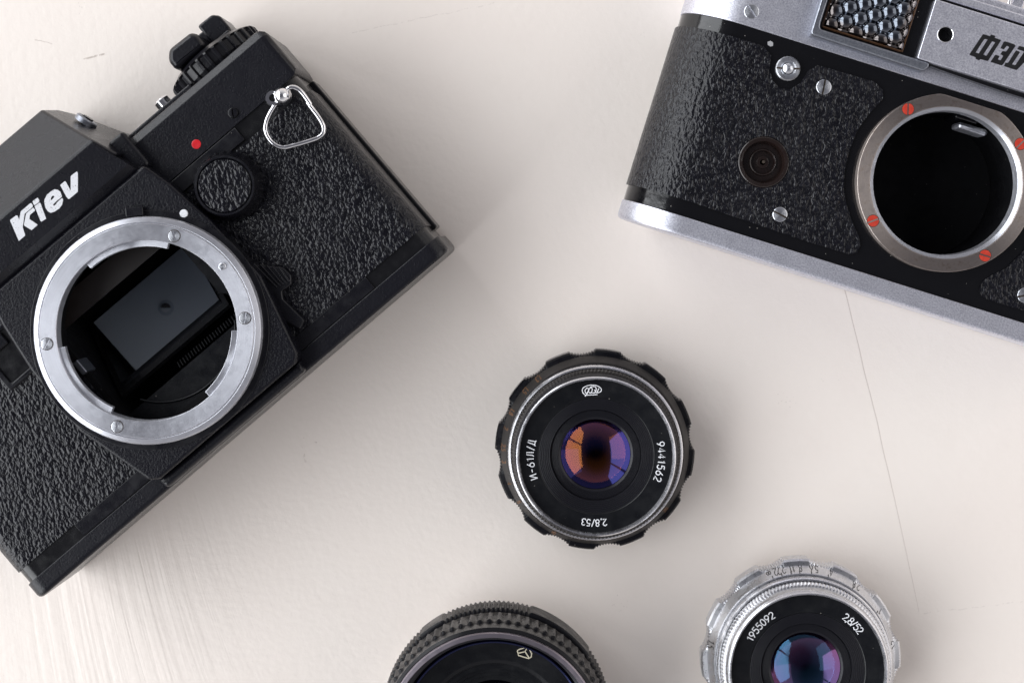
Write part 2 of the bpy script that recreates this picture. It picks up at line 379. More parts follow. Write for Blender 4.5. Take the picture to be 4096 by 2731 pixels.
def rpoly(pts, rad, n=4):
    """round the corners of a polygon; rad: one radius or one per corner"""
    out = []; L = len(pts)
    for i in range(L):
        r = rad[i] if isinstance(rad, (list, tuple)) else rad
        p, a, b = Vector(pts[i]), Vector(pts[i - 1]), Vector(pts[(i + 1) % L])
        u, v = (a - p), (b - p)
        if r <= 0 or u.length < 1e-6 or v.length < 1e-6: out.append(tuple(p)); continue
        ang = u.angle(v); d = min(r / math.tan(ang / 2), u.length * .48, v.length * .48)
        s, e = p + u.normalized() * d, p + v.normalized() * d
        for k in range(n + 1):
            t = k / n; out.append(tuple(s * (1 - t) ** 2 + p * 2 * t * (1 - t) + e * t * t))
    return out
def plate_bm(loops, z0, z1, bevel=0.0, bres=2):
    cu = bpy.data.curves.new('c', 'CURVE'); cu.dimensions = '2D'; cu.fill_mode = 'BOTH'
    h = (z1 - z0) / 2
    bevel = min(bevel, h * .98)
    cu.extrude = max(h - bevel, 0); cu.bevel_depth = bevel; cu.bevel_resolution = bres; cu.offset = -bevel
    for lp in loops:
        s = cu.splines.new('POLY'); s.points.add(len(lp) - 1)
        for q, (x, y) in zip(s.points, lp): q.co = (x, y, 0, 1)
        s.use_cyclic_u = True
    o = bpy.data.objects.new('c', cu); COL.objects.link(o)
    dg = bpy.context.evaluated_depsgraph_get()
    me = bpy.data.meshes.new_from_object(o.evaluated_get(dg))
    bpy.data.objects.remove(o); bpy.data.curves.remove(cu)
    bm = bmesh.new(); bm.from_mesh(me); bpy.data.meshes.remove(me)
    bmesh.ops.remove_doubles(bm, verts=bm.verts[:], dist=1e-4)
    for v in bm.verts: v.co.z += (z0 + z1) / 2
    return bm
def plate(name, loops, z0, z1, mat, parent, bevel=0.0, bres=2, fn=None, **kw):
    bm = plate_bm(loops, z0, z1, bevel, bres)
    if fn:
        for v in bm.verts: v.co = Vector(fn(v.co.x, v.co.y, v.co.z))
    return from_bm(bm, name, mat, parent, **kw)
def inset(prof, d):
    L = len(prof); out = []
    for i in range(L):
        p, a, b = Vector(prof[i]), Vector(prof[i - 1]), Vector(prof[(i + 1) % L])
        e1, e2 = (p - a), (b - p)
        n1 = Vector((-e1.y, e1.x)).normalized() if e1.length > 1e-9 else Vector((0, 0))
        n2 = Vector((-e2.y, e2.x)).normalized() if e2.length > 1e-9 else n1
        n = (n1 + n2)
        n = n.normalized() if n.length > 1e-6 else n1
        c = max(0.35, n.dot(n2)); q = p + n * d / c
        out.append((q.x, q.y))
    return out
def area2(p): return sum(p[i - 1][0] * p[i][1] - p[i][0] * p[i - 1][1] for i in range(len(p)))
def sweep_bm(prof, s0, s1, axis='y', b0=0.0, b1=0.0):
    """closed profile pushed along an axis, end edges rounded.  axis y: prof is (x,z); axis x: prof is (y,z)"""
    if area2(prof) < 0: prof = prof[::-1]
    rings = []
    def ring(s, d):
        q = inset(prof, d) if d > 0 else prof
        rings.append([(a, s, b) if axis == 'y' else (s, a, b) if axis == 'x' else (a, b, s) for a, b in q])
    if b0 > 0:
        for k in range(4):
            t = k / 3 * math.pi / 2; ring(s0 + b0 * (1 - math.sin(t)), b0 * (1 - math.cos(t)) if k else b0) if False else None
        for k in range(4):
            t = k / 3 * math.pi / 2; ring(s0 + b0 * (1 - math.cos(t)), b0 * (1 - math.sin(t)))
    else: ring(s0, 0)
    if b1 > 0:
        for k in range(3, -1, -1):
            t = k / 3 * math.pi / 2; ring(s1 - b1 * (1 - math.cos(t)), b1 * (1 - math.sin(t)))
    else: ring(s1, 0)
    bm = bmesh.new(); V = [[bm.verts.new(c) for c in r] for r in rings]
    n = len(prof)
    for i in range(len(V) - 1):
        for j in range(n):
            bm.faces.new((V[i][j], V[i][(j + 1) % n], V[i + 1][(j + 1) % n], V[i + 1][j]))
    bm.faces.new(V[0]); bm.faces.new(V[-1][::-1])
    return bm
def sweep(name, prof, s0, s1, mat, parent, axis='y', b0=0.0, b1=0.0, **kw):
    return from_bm(sweep_bm(prof, s0, s1, axis, b0, b1), name, mat, parent, **kw)
def lathe_bm(prof, segs=96, mod=None, cx=0, cy=0, closed=False):
    bm = bmesh.new(); V = []
    for i, (r, z) in enumerate(prof):
        if r < 1e-6: V.append([bm.verts.new((cx, cy, z))]); continue
        row = []
        for j in range(segs):
            a = 2 * math.pi * j / segs
            rr = r + (mod(a, i) if mod else 0)
            row.append(bm.verts.new((cx + rr * math.cos(a), cy + rr * math.sin(a), z)))
        V.append(row)
    pairs = list(zip(V, V[1:])) + ([(V[-1], V[0])] if closed else [])
    for A, B in pairs:
        for j in range(segs):
            k = (j + 1) % segs
            if len(A) == 1 and len(B) == 1: continue
            if len(A) == 1: bm.faces.new((A[0], B[j], B[k]))
            elif len(B) == 1: bm.faces.new((A[j], A[k], B[0]))
            else: bm.faces.new((A[j], A[k], B[k], B[j]))
    return bm
def lathe(name, prof, mat, parent, segs=128, mod=None, cx=0, cy=0, closed=False, rot=None, **kw):
    bm = lathe_bm(prof, segs, mod, cx, cy, closed)
    if rot: bmesh.ops.transform(bm, matrix=rot, verts=bm.verts[:])
    return from_bm(bm, name, mat, parent, **kw)
def tube_bm(pts, r, n=10, closed=False, bm=None, squash=1.0):
    bm = bm or bmesh.new(); P = [Vector(p) for p in pts]; L = len(P); rows = []
    up = Vector((0, 0, 1))
    for i, p in enumerate(P):
        a = P[i - 1] if (i or closed) else p; b = P[(i + 1) % L] if (i < L - 1 or closed) else p
        t = (b - a).normalized() if (b - a).length > 1e-9 else Vector((1, 0, 0))
        u = up.cross(t)
        u = u.normalized() if u.length > 1e-3 else Vector((1, 0, 0))
        w = t.cross(u).normalized()
        rows.append([bm.verts.new(p + u * r * math.cos(2 * math.pi * k / n) + w * r * squash * math.sin(2 * math.pi * k / n)) for k in range(n)])
    m = L if closed else L - 1
    for i in range(m):
        A, B = rows[i], rows[(i + 1) % L]
        for k in range(n): bm.faces.new((A[k], A[(k + 1) % n], B[(k + 1) % n], B[k]))
    if not closed: bm.faces.new(rows[0][::-1]); bm.faces.new(rows[-1])
    return bm
def spline(pts, sub=8, closed=False):
    P = [Vector(p) for p in pts]; L = len(P); out = []
    for i in range(L if closed else L - 1):
        g = lambda k: P[k % L] if closed else P[max(0, min(L - 1, k))]
        p0, p1, p2, p3 = g(i - 1), g(i), g(i + 1), g(i + 2)
        for s in range(sub):
            t = s / sub
            out.append(0.5 * ((2 * p1) + (p2 - p0) * t + (2 * p0 - 5 * p1 + 4 * p2 - p3) * t * t + (3 * p1 - p0 - 3 * p2 + p3) * t ** 3))
    if not closed: out.append(P[-1])
    return out
def box(name, x0, x1, y0, y1, z0, z1, mat, parent, b=0.3, **kw):
    return sweep(name, rrect(x0, z0, x1, z1, min(b, (x1 - x0) * .45, (z1 - z0) * .45), 3) if b else [(x0, z0), (x1, z0), (x1, z1), (x0, z1)], y0, y1, mat, parent, 'y', min(b, (y1 - y0) * .45), min(b, (y1 - y0) * .45), **kw)
def cut(target, cutter_bm):
    """carve a hole through a mesh, keep the result as plain geometry"""
    me = bpy.data.meshes.new('k'); bmesh.ops.recalc_face_normals(cutter_bm, faces=cutter_bm.faces[:]); cutter_bm.to_mesh(me); cutter_bm.free()
    k = bpy.data.objects.new('k', me); COL.objects.link(k); k.parent = target.parent
    md = target.modifiers.new('b', 'BOOLEAN'); md.operation = 'DIFFERENCE'; md.object = k; md.solver = 'EXACT'
    bpy.context.view_layer.update()
    dg = bpy.context.evaluated_depsgraph_get()
    nm = bpy.data.meshes.new_from_object(target.evaluated_get(dg))
    target.modifiers.clear(); w = target.modifiers.new('weighted', 'WEIGHTED_NORMAL'); w.keep_sharp = True; w.weight = 80; old = target.data; mat = old.materials[0]; target.data = nm
    nm.materials.clear(); nm.materials.append(mat)
    nm.shade_smooth(); nm.set_sharp_from_angle(angle=R(35))
    bpy.data.objects.remove(k); bpy.data.meshes.remove(me); bpy.data.meshes.remove(old)
def cyl_bm(x, y, r, z0, z1, n=96): return lathe_bm([(0, z0), (r, z0), (r, z1), (0, z1)], n, None, x, y)

# screw: slotted head as one mesh; sub-part: slot dirt plus recess shade painted dark round the head
def screw(parent, x, y, z, r, ang, mat='screw_metal', dome=0.25, slot=0.13, h=0.5, slotmat='slot_dirt_shade', label=None, rim=0):
    bm = bmesh.new(); w = slot * r
    for sgn in (1, -1):
        a0 = math.asin(w / r); rings = []
        for (f, zz) in ((1.0, z - 1.0), (1.0, z + h - dome * .55), (0.90, z + h - dome * .25), (0.6, z + h - dome * .06), (0.3, z + h)):
            ring = []
            for k in range(17):
                a = a0 + (math.pi - 2 * a0) * k / 16
                px, py = r * f * math.cos(a), max(w, r * f * math.sin(a))
                ring.append(bm.verts.new((px, py * sgn, zz)))
            rings.append(ring)
        for A, B in zip(rings, rings[1:]):
            for k in range(17): bm.faces.new((A[k], A[(k + 1) % 17], B[(k + 1) % 17], B[k]))
        bm.faces.new(rings[-1])
    m4 = Matrix.Rotation(R(ang), 4, 'Z')
    bmesh.ops.transform(bm, matrix=m4, verts=bm.verts[:])
    for v in bm.verts: v.co.z -= z
    bmesh.ops.remove_doubles(bm, verts=bm.verts[:], dist=1e-5)
    o = from_bm(bm, 'screw', mat, parent, smooth=30, loc=(x, y, z), label=label)
    sb = sweep_bm([(-r * .97, -0.9), (r * .97, -0.9), (r * .97, h - .38), (-r * .97, h - .38)], -w * 1.15, w * 1.15)
    bmesh.ops.transform(sb, matrix=m4, verts=sb.verts[:])
    rb = lathe_bm([(r * .98, h - .55), (r * 1.10, h - .55), (r * 1.10, 0.0 if not rim else rim), (r * .98, 0.0 if not rim else rim)], 40, closed=True)  # dark ring painted in for the shaded recess round the head
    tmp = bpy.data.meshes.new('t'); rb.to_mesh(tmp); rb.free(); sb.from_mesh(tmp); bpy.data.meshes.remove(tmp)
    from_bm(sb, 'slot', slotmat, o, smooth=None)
    return o

# single-stroke engraving alphabet, unit square glyphs
def arc(cx, cy, rx, ry, a0, a1, n=10): return [(cx + rx * math.cos(R(a0 + (a1 - a0) * i / n)), cy + ry * math.sin(R(a0 + (a1 - a0) * i / n))) for i in range(n + 1)]
G = {
 '0': [arc(.3, .5, .27, .5, 90, 450, 18)],
 '1': [[(.12, .78), (.34, 1), (.34, 0)]],
 '2': [arc(.3, .72, .27, .28, 165, -30, 10) + [(.03, 0), (.6, 0)]],
 '3': [arc(.28, .75, .25, .25, 160, -80, 10) + arc(.28, .26, .28, .26, 85, -160, 10)],
 '4': [[(.45, 0), (.45, 1), (.02, .28), (.62, .28)]],
 '5': [[(.55, 1), (.12, 1), (.08, .56)] + arc(.28, .32, .29, .32, 125, -150, 12)],
 '6': [[(.48, 1), (.14, .52)] + arc(.31, .3, .28, .3, 150, 510, 18)],
 '8': [arc(.3, .75, .22, .25, -90, 270, 16), arc(.3, .25, .28, .25, 90, 450, 16)],
 '9': [[(.14, 0), (.48, .48)] + arc(.31, .7, .28, .3, -30, 330, 18)],
 '/': [[(.02, -.08), (.42, 1.08)]], ',': [[(.12, .08), (.04, -.18)]], '.': [[(.1, .0), (.1, .08)]],
 '-': [[(.08, .45), (.5, .45)]],
 'И': [[(.05, 1), (.05, 0)], [(.05, .02), (.65, .98)], [(.65, 1), (.65, 0)]],
 'Л': [[(.0, 0), (.16, .12), (.22, 1), (.55, 1), (.55, 0)]],
 'Д': [[(.0, -.16), (.0, 0), (.66, 0), (.66, -.16)], [(.1, 0), (.26, 1), (.55, 1), (.55, 0)]],
 '∞': [arc(.22, .4, .2, .22, 0, 360, 14), arc(.64, .4, .2, .22, 180, 540, 14)],
}
GW = {'И': .74, 'Л': .72, '1': .5, '/': .5, ',': .25, '.': .25, '-': .62, '∞': .95, 'Д': .8}
def arc_text(name, items, mat, parent, thick, zf, flip=False, **kw):
    """items: (text, height, radius, middle angle in degrees, tracking); tops outward unless flip"""
    bm = bmesh.new()
    for text, h, r, mid, tr in items:
        ws = [(GW.get(c, .62) + tr) * h for c in text]; tot = sum(ws) - tr * h; cur = -tot / 2
        for c, w in zip(text, ws):
            for st in G.get(c, []):
                pts = []
                gw = w - tr * h
                for gx, gy in st:
                    u = cur + gx * h; vv = (gy - .5) * h
                    cen = cur + gw / 2
                    if not flip: th = R(mid) - cen / r; e = Vector((math.sin(th), -math.cos(th))); rad = Vector((math.cos(th), math.sin(th)))
                    else: th = R(mid) + cen / r; e = Vector((-math.sin(th), math.cos(th))); rad = -Vector((math.cos(th), math.sin(th)))
                    base = (rad if not flip else -rad) * r
                    q = base + e * (u - cen) + rad * vv
                    pts.append((q.x, q.y, zf(math.hypot(q.x, q.y))))
                tube_bm(pts, thick, 6, bm=bm, squash=0.5)
            cur += w
    return from_bm(bm, name, mat, parent, smooth=60, **kw)
def strokes(name, lines, cx, cy, zf, thick, mat, parent, rot=0, **kw):
    bm = bmesh.new(); c, s = math.cos(R(rot)), math.sin(R(rot))
    for ln in lines:
        sp = spline([(a, b, 0) for a, b in ln], 4) if len(ln) > 3 else [Vector((a, b, 0)) for a, b in ln]
        q = [(cx + p.x * c - p.y * s, cy + p.x * s + p.y * c) for p in sp]
        tube_bm([(a, b, zf(math.hypot(a, b)) + .02) for a, b in q], thick, 6, bm=bm, squash=0.5)
    return from_bm(bm, name, mat, parent, smooth=60, **kw)

# ------------------------------------------------------------ the setting
bm = bmesh.new()
bmesh.ops.create_cube(bm, size=1.0)
for v in bm.verts: v.co = Vector((v.co.x * 2.4, v.co.y * 1.6, v.co.z * 0.03 - 0.015))
top = from_bm(bm, 'tabletop', 'table', None, smooth=None)
top['kind'] = 'structure'

# ============================================================ black reflex camera
K = thing('reflex_camera', 'black film camera without a lens lettered Kiev in white, with chrome triangular strap ring', 'camera', -93.2, 5.9, 40.4)
def endprof(x0, x1, z0, z1, rf, rb):
    p = circ(x1 - rf, z1 - rf, rf, 8, 0, 90) + circ(x0 + rf, z1 - rf, rf, 8, 90, 180) + circ(x0 + rb, z0 + rb, rb, 4, 180, 270) + circ(x1 - rb, z0 + rb, rb, 4, 270, 360)
    return p
body = sweep('body_shell', endprof(-70.9, 71.3, 0.6, 34, 4.5, 3), -30, 28, 'plastic_gloss', K)
cut(body, sweep_bm([(-22.5, 3), (22.5, 3), (22.5, 40), (-22.5, 40)], -22.5, 22.5))
# leather wraps over both ends
def wrapped(x0, x1, z1, rf, t, n=10, drop=24.0):
    """(x,z) strip of thickness t that follows the front face and rounds over the ends"""
    out = []; inn = []
    out.append((x0 - t, z1 - drop)); inn.append((x0, z1 - drop))
    for k in range(n + 1):
        a = R(180 - 90 * k / n); out.append((x0 + rf + (rf + t) * math.cos(a), z1 - rf + (rf + t) * math.sin(a))); inn.append((x0 + rf + rf * math.cos(a), z1 - rf + rf * math.sin(a)))
    for k in range(n + 1):
        a = R(90 - 90 * k / n); out.append((x1 - rf + (rf + t) * math.cos(a), z1 - rf + (rf + t) * math.sin(a))); inn.append((x1 - rf + rf * math.cos(a), z1 - rf + rf * math.sin(a)))
    out.append((x1 + t, z1 - drop)); inn.append((x1, z1 - drop))
    return out + inn[::-1]
cov = sweep('leather_cover', wrapped(-70.9, 71.3, 34.0, 4.5, 0.55), -25.4, 22.2, 'leather_a', K)
cut(cov, sweep_bm([(-23, 30), (23, 30), (23, 40), (-23, 40)], -40, 40))
box('back_door', 60, 72.9, -26.6, 27.0, 1.5, 12.5, 'plastic_gloss', K, b=0.5)
# base plate with the thicker middle under the mirror box
bp = sweep('base_plate', endprof(-71.3, 72.4, 0.3, 34.7, 4.5, 3), -34.5, -29.5, 'paint_crinkle_fine', K, b0=1.4, b1=0.25)
plate('base_bulge', [rpoly([(-24.6, -34.3), (23.6, -34.3), (23.6, -31.2), (-24.6, -31.2)], [1.6, 1.6, .4, .4])], 30, 38.2, 'paint_crinkle_fine', bp, bevel=1.2, bres=3)
plate('front_trim', [[(-50.3, -29.3), (-24, -29.3), (-24, -25.5), (-50.3, -25.5)]], 33.5, 34.75, 'plastic_black', K, bevel=0.12)
plate('front_trim', [[(50.9, -29.3), (23, -29.3), (23, -25.5), (50.9, -25.5)]], 33.5, 34.5, 'plastic_black', K, bevel=0.12)
plate('front_trim', [[(23, 22.9), (50.2, 22.9), (50.2, 27.0), (23, 27.0)]], 33.5, 35.0, 'plastic_black', K, bevel=0.15)
# top cover: front face, slanted band, top ledge
cp = [(27.4, 3), (27.4, 34.6), (40.6, 34.6), (41.0, 34.5), (42.7, 33.5), (43.1, 32.6), (43.0, 6), (42, 3)]
tc = sweep('top_cover', cp, 20, 72.9, 'paint_crinkle_fine', K, 'x', b0=0.1, b1=2.6)
sweep('top_cover', cp, -73.5, -20, 'paint_crinkle_fine', K, 'x', b0=2.6, b1=0.1)
box('control_ledge', 22, 48.2, 40.5, 44.7, 4, 30.6, 'paint_crinkle_fine', tc, b=0.6)
screw(K, 52.4, 30.3, 34.6, 1.28, 60, mat='plastic_black', dome=.3, slotmat='cavity', h=.7)
lathe('red_dot', [(0, .18), (1.05, .18), (1.25, .05), (1.25, -.5)], 'red_paint', K, 40, loc=(39.6, 30.3, 34.6))
# rewind lever and ridged dial, axis along the camera's height
def ydisc(cx, cz): return Matrix.Translation((cx, 0, cz)) @ Matrix.Rotation(R(-90), 4, 'X')
def ribs(a, i):
    t = (a * 32 / (2 * math.pi)) % 1
    return 0.0 if t < 0.30 else -0.75
DX, DZ = 56.0, 17.0
rr = [(0, 43.0), (13.2, 43.0), (13.9, 43.5), (14.35, 44.6), (14.35, 44.7), (14.35, 47.8), (14.1, 48.3), (11.5, 49.7), (0, 49.7)]
lathe('film_speed_dial', rr, 'plastic_black', K, 256, mod=lambda a, i: ribs(a, i) if 1 < i < 6 else 0, rot=ydisc(DX, DZ), smooth=25)
def xyblock(name, pts, rad, z0, z1, mat, parent, bev, **kw): return sweep(name, rpoly(pts, rad, 8), z0, z1, mat, parent, 'z', 0, bev, **kw)
lever = xyblock('rewind_lever', [(47.2, 50.2), (57.9, 50.0), (58.0, 54.2), (56.8, 55.7), (49.4, 56.0), (47.3, 53.6)], [1.9, 1.6, 1.9, 1.9, 2.6, 2.4], 10, 28.0, 'paint_crinkle_fine', K, 1.5)
xyblock('lever_hub', [(47.6, 48.9), (64.7, 48.9), (64.7, 51.0), (47.6, 51.0)], .5, 6, 22, 'plastic_black', lever, .4)
xyblock('lever_grip', [(58.6, 51.2), (65.3, 50.8), (65.2, 56.2), (63.6, 57.8), (58.6, 57.9)], [.9, 1.2, 1.8, 1.8, .9], 4, 19.0, 'paint_crinkle_fine', lever, .8)
xyblock('lever_web', [(55.7, 51.6), (60.7, 51.6), (60.7, 57.3), (55.7, 57.3)], .6, 6, 13.0, 'paint_crinkle_fine', lever, .5)
# shutter release with its collar
lathe('release_collar', [(0, 44), (4.1, 44), (3.6, 46.2), (3.3, 46.8), (0, 46.8)], 'plastic_black', K, 48, rot=ydisc(37.2, 16))
lathe('shutter_button', [(0, 46), (2.3, 46), (2.3, 49.2), (2.0, 49.6), (1.5, 49.6), (1.2, 49.3), (0, 49.2)], 'chrome', K, 48, rot=ydisc(37.5, 16))
# strap lug and its ring
lg = lathe('strap_lug', [(0, 2.55), (0.9, 2.4), (1.75, 1.85), (2.3, 1.05), (2.5, 0), (2.3, -1.0), (1.9, -1.7), (1.9, -5.0), (0, -5.0)], 'chrome', K, 48, loc=(65.5, 24.5, 38.6), smooth=70)
lathe('lug_eye', [(1.0, -1.3), (1.9, -1.3), (2.2, -.4), (2.2, .4), (1.9, 1.3), (1.0, 1.3)], 'chrome', lg, 32, closed=True, loc=(-2.1, 1.1, -.3), smooth=70)
rp = [(64.2, 24.3, 38.9), (62.2, 23.9, 38.6), (59.9, 23.2, 38.2), (57.9, 22.2, 38.0), (56.2, 20.6, 37.8), (55.5, 18.3, 37.5), (55.7, 16.1, 37.2), (56.9, 14.3, 36.9), (59.2, 13.1, 36.6), (62.5, 11.6, 36.3), (65.4, 10.5, 36.2), (67.4, 10.6, 36.2), (68.5, 12.0, 36.2), (69.0, 14.5, 36.2), (69.2, 17.2, 36.4), (69.35, 19.4, 36.8)]
sr = from_bm(tube_bm(spline([(a, b, c) for a, b, c in rp], 6), 0.60, 12), 'strap_ring', 'chrome', K, smooth=80)
rp2 = [(69.6, 18.2, 37.6), (69.9, 20.4, 38.0), (70.0, 22.4, 38.4), (69.5, 24.1, 38.7), (68.4, 25.0, 38.8), (67.2, 24.9, 38.8), (66.0, 24.6, 38.7)]
from_bm(tube_bm(spline(rp2, 6), 0.60, 12), 'ring_end', 'chrome', sr, smooth=80)
# round knob with a leather disc
kb = lathe('round_knob', [(0, 33.5), (8.6, 33.5), (8.9, 34.2), (8.9, 37.2), (8.3, 38.6), (8.05, 41.2), (7.75, 41.8), (7.25, 41.8), (7.15, 41.2), (0, 41.2)], 'plastic_black', K, 192, mod=lambda a, i: (0.42 * abs(math.sin(a * 14)) if 0 < i < 4 else 0), cx=39.2, cy=16.0)
lathe('leather_disc', [(0, 41.75), (6.7, 41.7), (7.1, 41.35), (7.12, 41.0)], 'leather_knob', kb, 96, cx=39.2, cy=16.0)
# pentaprism housing
def loft(name, secs, mat, parent, **kw):
    bm = bmesh.new(); V = [[bm.verts.new(p) for p in s] for s in secs]; n = len(secs[0])
    for A, B in zip(V, V[1:]):
        for j in range(n): bm.faces.new((A[j], A[(j + 1) % n], B[(j + 1) % n], B[j]))
    bm.faces.new(V[0]); bm.faces.new(V[-1][::-1])
    bmesh.ops.recalc_face_normals(bm, faces=bm.faces[:])
    be = kw.pop('bev', 0)
    if be: bmesh.ops.bevel(bm, geom=[e for e in bm.edges if e.calc_face_angle(0) > .3], offset=be, segments=3, profile=.5, affect='EDGES', clamp_overlap=True)
    return from_bm(bm, name, mat, parent, **kw)
# cross-sections along the camera's height: (half width front, z front, half width back)
def psec(y, hw, z, hb, zb=3.0): return [(-hw, y, z), (hw, y, z), (hb, y, 18.0), (hb, y, zb), (-hb, y, zb), (-hb, y, 18.0)]
ph = loft('prism_housing', [psec(65.7, 13.0, 28.2, 14.2), psec(47.0, 21.0, 43.4, 24.6), psec(40.0, 23.6, 43.0, 27.0)], 'paint_crinkle_fine', K, bev=0.7)
pf = loft('prism_front', [psec(46.3, 20.6, 44.3, 22.0, 20), psec(36.2, 24.0, 43.4, 25.0, 20), psec(33.9, 24.4, 40.6, 25.4, 20)], 'paint_crinkle_fine', K, bev=0.45)
box('prism_step', 22.2, 27.6, 33.6, 45.0, 20, 38.5, 'paint_crinkle_fine', ph, b=1.2)
box('prism_step', -27.6, -22.2, 33.6, 45.0, 20, 38.5, 'paint_crinkle_fine', ph, b=1.2)
bm = sweep_bm([(-.45, -3.1), (.45, -3.1), (.45, 3.1), (-.45, 3.1)], -3.1, 3.1)
bmesh.ops.transform(bm, matrix=Matrix.Translation((20.7, 57.0, 25)) @ Matrix.Rotation(R(17), 4, 'Z') , verts=bm.verts[:])
hs = lathe('sync_socket', [(0, -.9), (3.1, -.9), (3.1, .4), (2.8, .7), (2.0, .7), (1.8, .3), (0, .3)], 'satin_dark', K, 48, rot=Matrix.Translation((19.6, 56.4, 24.5)) @ Matrix.Rotation(R(15), 4, 'Z') @ Matrix.Rotation(R(90), 4, 'Y'))
bm.free()
lathe('socket_cap', [(0, .3), (1.5, .3), (1.5, 1.1), (0, 1.1)], 'plastic_black', hs, 32, rot=Matrix.Translation((19.6, 56.4, 24.5)) @ Matrix.Rotation(R(15), 4, 'Z') @ Matrix.Rotation(R(90), 4, 'Y'))
# the maker's name, white, on the slanted front
KIEV = [[(-8.6, 44.7), (-8.3, 44.8), (-6.6, 44.7), (-6.3, 44.5), (-6.7, 43.3), (-5.1, 44.6), (-4.8, 44.7), (-1.7, 44.7), (-1.5, 44.5), (-1.5, 44.2), (-1.7, 43.7), (-2.0, 43.6), (-4.4, 43.6), (-4.6, 43.6), (-7.3, 41.3), (-8.1, 39.5), (-8.3, 39.3), (-10.4, 39.3)], [(-1.9, 42.7), (-2.1, 42.5), (-3.8, 42.5), (-4.6, 41.8), (-4.0, 39.5), (-4.1, 39.3), (-6.1, 39.3), (-6.7, 41.3), (-6.6, 41.6), (-4.3, 43.4), (-2.1, 43.4), (-1.9, 43.3)], [(-1.0, 44.6), (-0.8, 44.7), (0.6, 44.6), (0.7, 44.4), (0.5, 43.7), (0.2, 43.5), (-1.2, 43.6), (-1.3, 43.8)], [(-1.4, 43.4), (0.1, 43.3), (0.3, 43.1), (-1.2, 39.3), (-1.3, 39.1), (-2.7, 39.3), (-2.8, 39.5)], [(5.1, 40.5), (5.4, 40.4), (5.2, 39.9), (4.2, 39.2), (3.0, 38.9), (1.5, 39.1), (0.6, 39.5), (0.3, 40.3), (0.5, 41.4), (1.1, 42.5), (1.7, 43.1), (3.0, 43.6), (4.3, 43.6), (5.4, 43.4), (5.9, 42.8), (6.1, 42.0), (5.6, 40.8), (5.3, 40.75), (3.7, 40.8), (2.5, 40.7), (2.4, 40.5), (2.5, 40.3), (3.2, 40.3), (3.6, 40.45)], [(2.8, 42.0), (3.1, 41.8), (3.7, 41.9), (4.1, 42.0), (4.1, 42.3), (3.9, 42.5), (3.3, 42.4)], [(7.2, 43.3), (7.4, 43.3), (8.7, 43.3), (8.9, 43.1), (8.3, 40.5), (10.7, 43.2), (11.0, 43.3), (12.7, 43.2), (12.8, 43.0), (12.6, 42.6), (9.5, 39.1), (6.7, 39.1), (6.4, 39.3), (6.4, 40.0)]]
slope = (44.3 - 43.4) / (46.3 - 36.2)
plate('lettering', KIEV, -0.05, 0.07, 'white_worn', pf, fn=lambda x, y, z: (x, y, z + 44.3 - (46.3 - y) * slope))
# mirror box front with its round throat
boxp = [(26.6, 34.0), (28.6, 26.0), (30.6, 12), (31.2, -8.0), (25.4, -29.6), (23.2, -31.3), (-23.2, -31.3), (-25.6, -29.6), (-31.2, -8.0), (-30.6, 12), (-28.6, 26.0), (-26.6, 34.0)]
mb = plate('mirror_box', [rpoly(boxp, [1.8, 2, 3, 3, 1.5, 1.5, 1.5, 1.5, 3, 3, 2, 1.8]), circ(0, 0, 25.6, 96)], 32.5, 41.6, 'paint_crinkle', K, bevel=0.9, bres=3)
plate('mirror_box_collar', [circ(0, 0, 31.2, 120, 40, 400), circ(0, 0, 28.6, 120)], 36, 41.85, 'plastic_black', mb, bevel=0.2)
# bayonet ring
ring = lathe('bayonet_ring', [(23.35, 41.0), (23.35, 44.75), (23.5, 44.95), (27.6, 45.0), (27.85, 44.65), (28.1, 44.75), (29.2, 44.3), (29.55, 43.8), (29.6, 41.0)], 'ring_steel', K, 192, closed=True)
def segment(r, a0, a1, n=40): return circ(0, 0, r, n, a0, a1)
def sector(r0, r1, a0, a1, n=24): return circ(0, 0, r1, n, a0, a1) + circ(0, 0, r0, n, a0, a1)[::-1]
for a0, a1 in ((36, 92), (150.6, 205.7), (273, 319.5)):
    plate('bayonet_tab', [sector(21.75, 23.7, a0, a1)], 42.3, 44.1, 'ring_steel', ring, bevel=0.12)
for x, y, a in ((21.3, 14.0, 70), (21.5, -14.0, 40), (-21.8, -13.9, 40), (-21.8, 14.1, 20)):
    s = screw(K, x, y, 44.55, 1.5, a, mat='screw_metal', dome=.15, slot=.14, h=.62, rim=.50)
lathe('locking_pin', [(0, .6), (.75, .55), (1.0, .2), (1.0, -1)], 'screw_metal', K, 32, loc=(25.7, -0.1, 44.9))
lathe('white_dot', [(0, .25), (.95, .22), (1.1, .05), (1.1, -.5)], 'white_paint', K, 40, loc=(26.4, 17.3, 41.7))
bm = sweep_bm(rrect(-2.3, -0.9, 2.3, 0.9, .3, 3), -1.15, 1.15, 'y', .25, .25)
bmesh.ops.transform(bm, matrix=Matrix.Translation((17.2, 25.8, 42.6)) @ Matrix.Rotation(R(-36), 4, 'Z'), verts=bm.verts[:])
from_bm(bm, 'index_tab', 'plastic_black', mb)
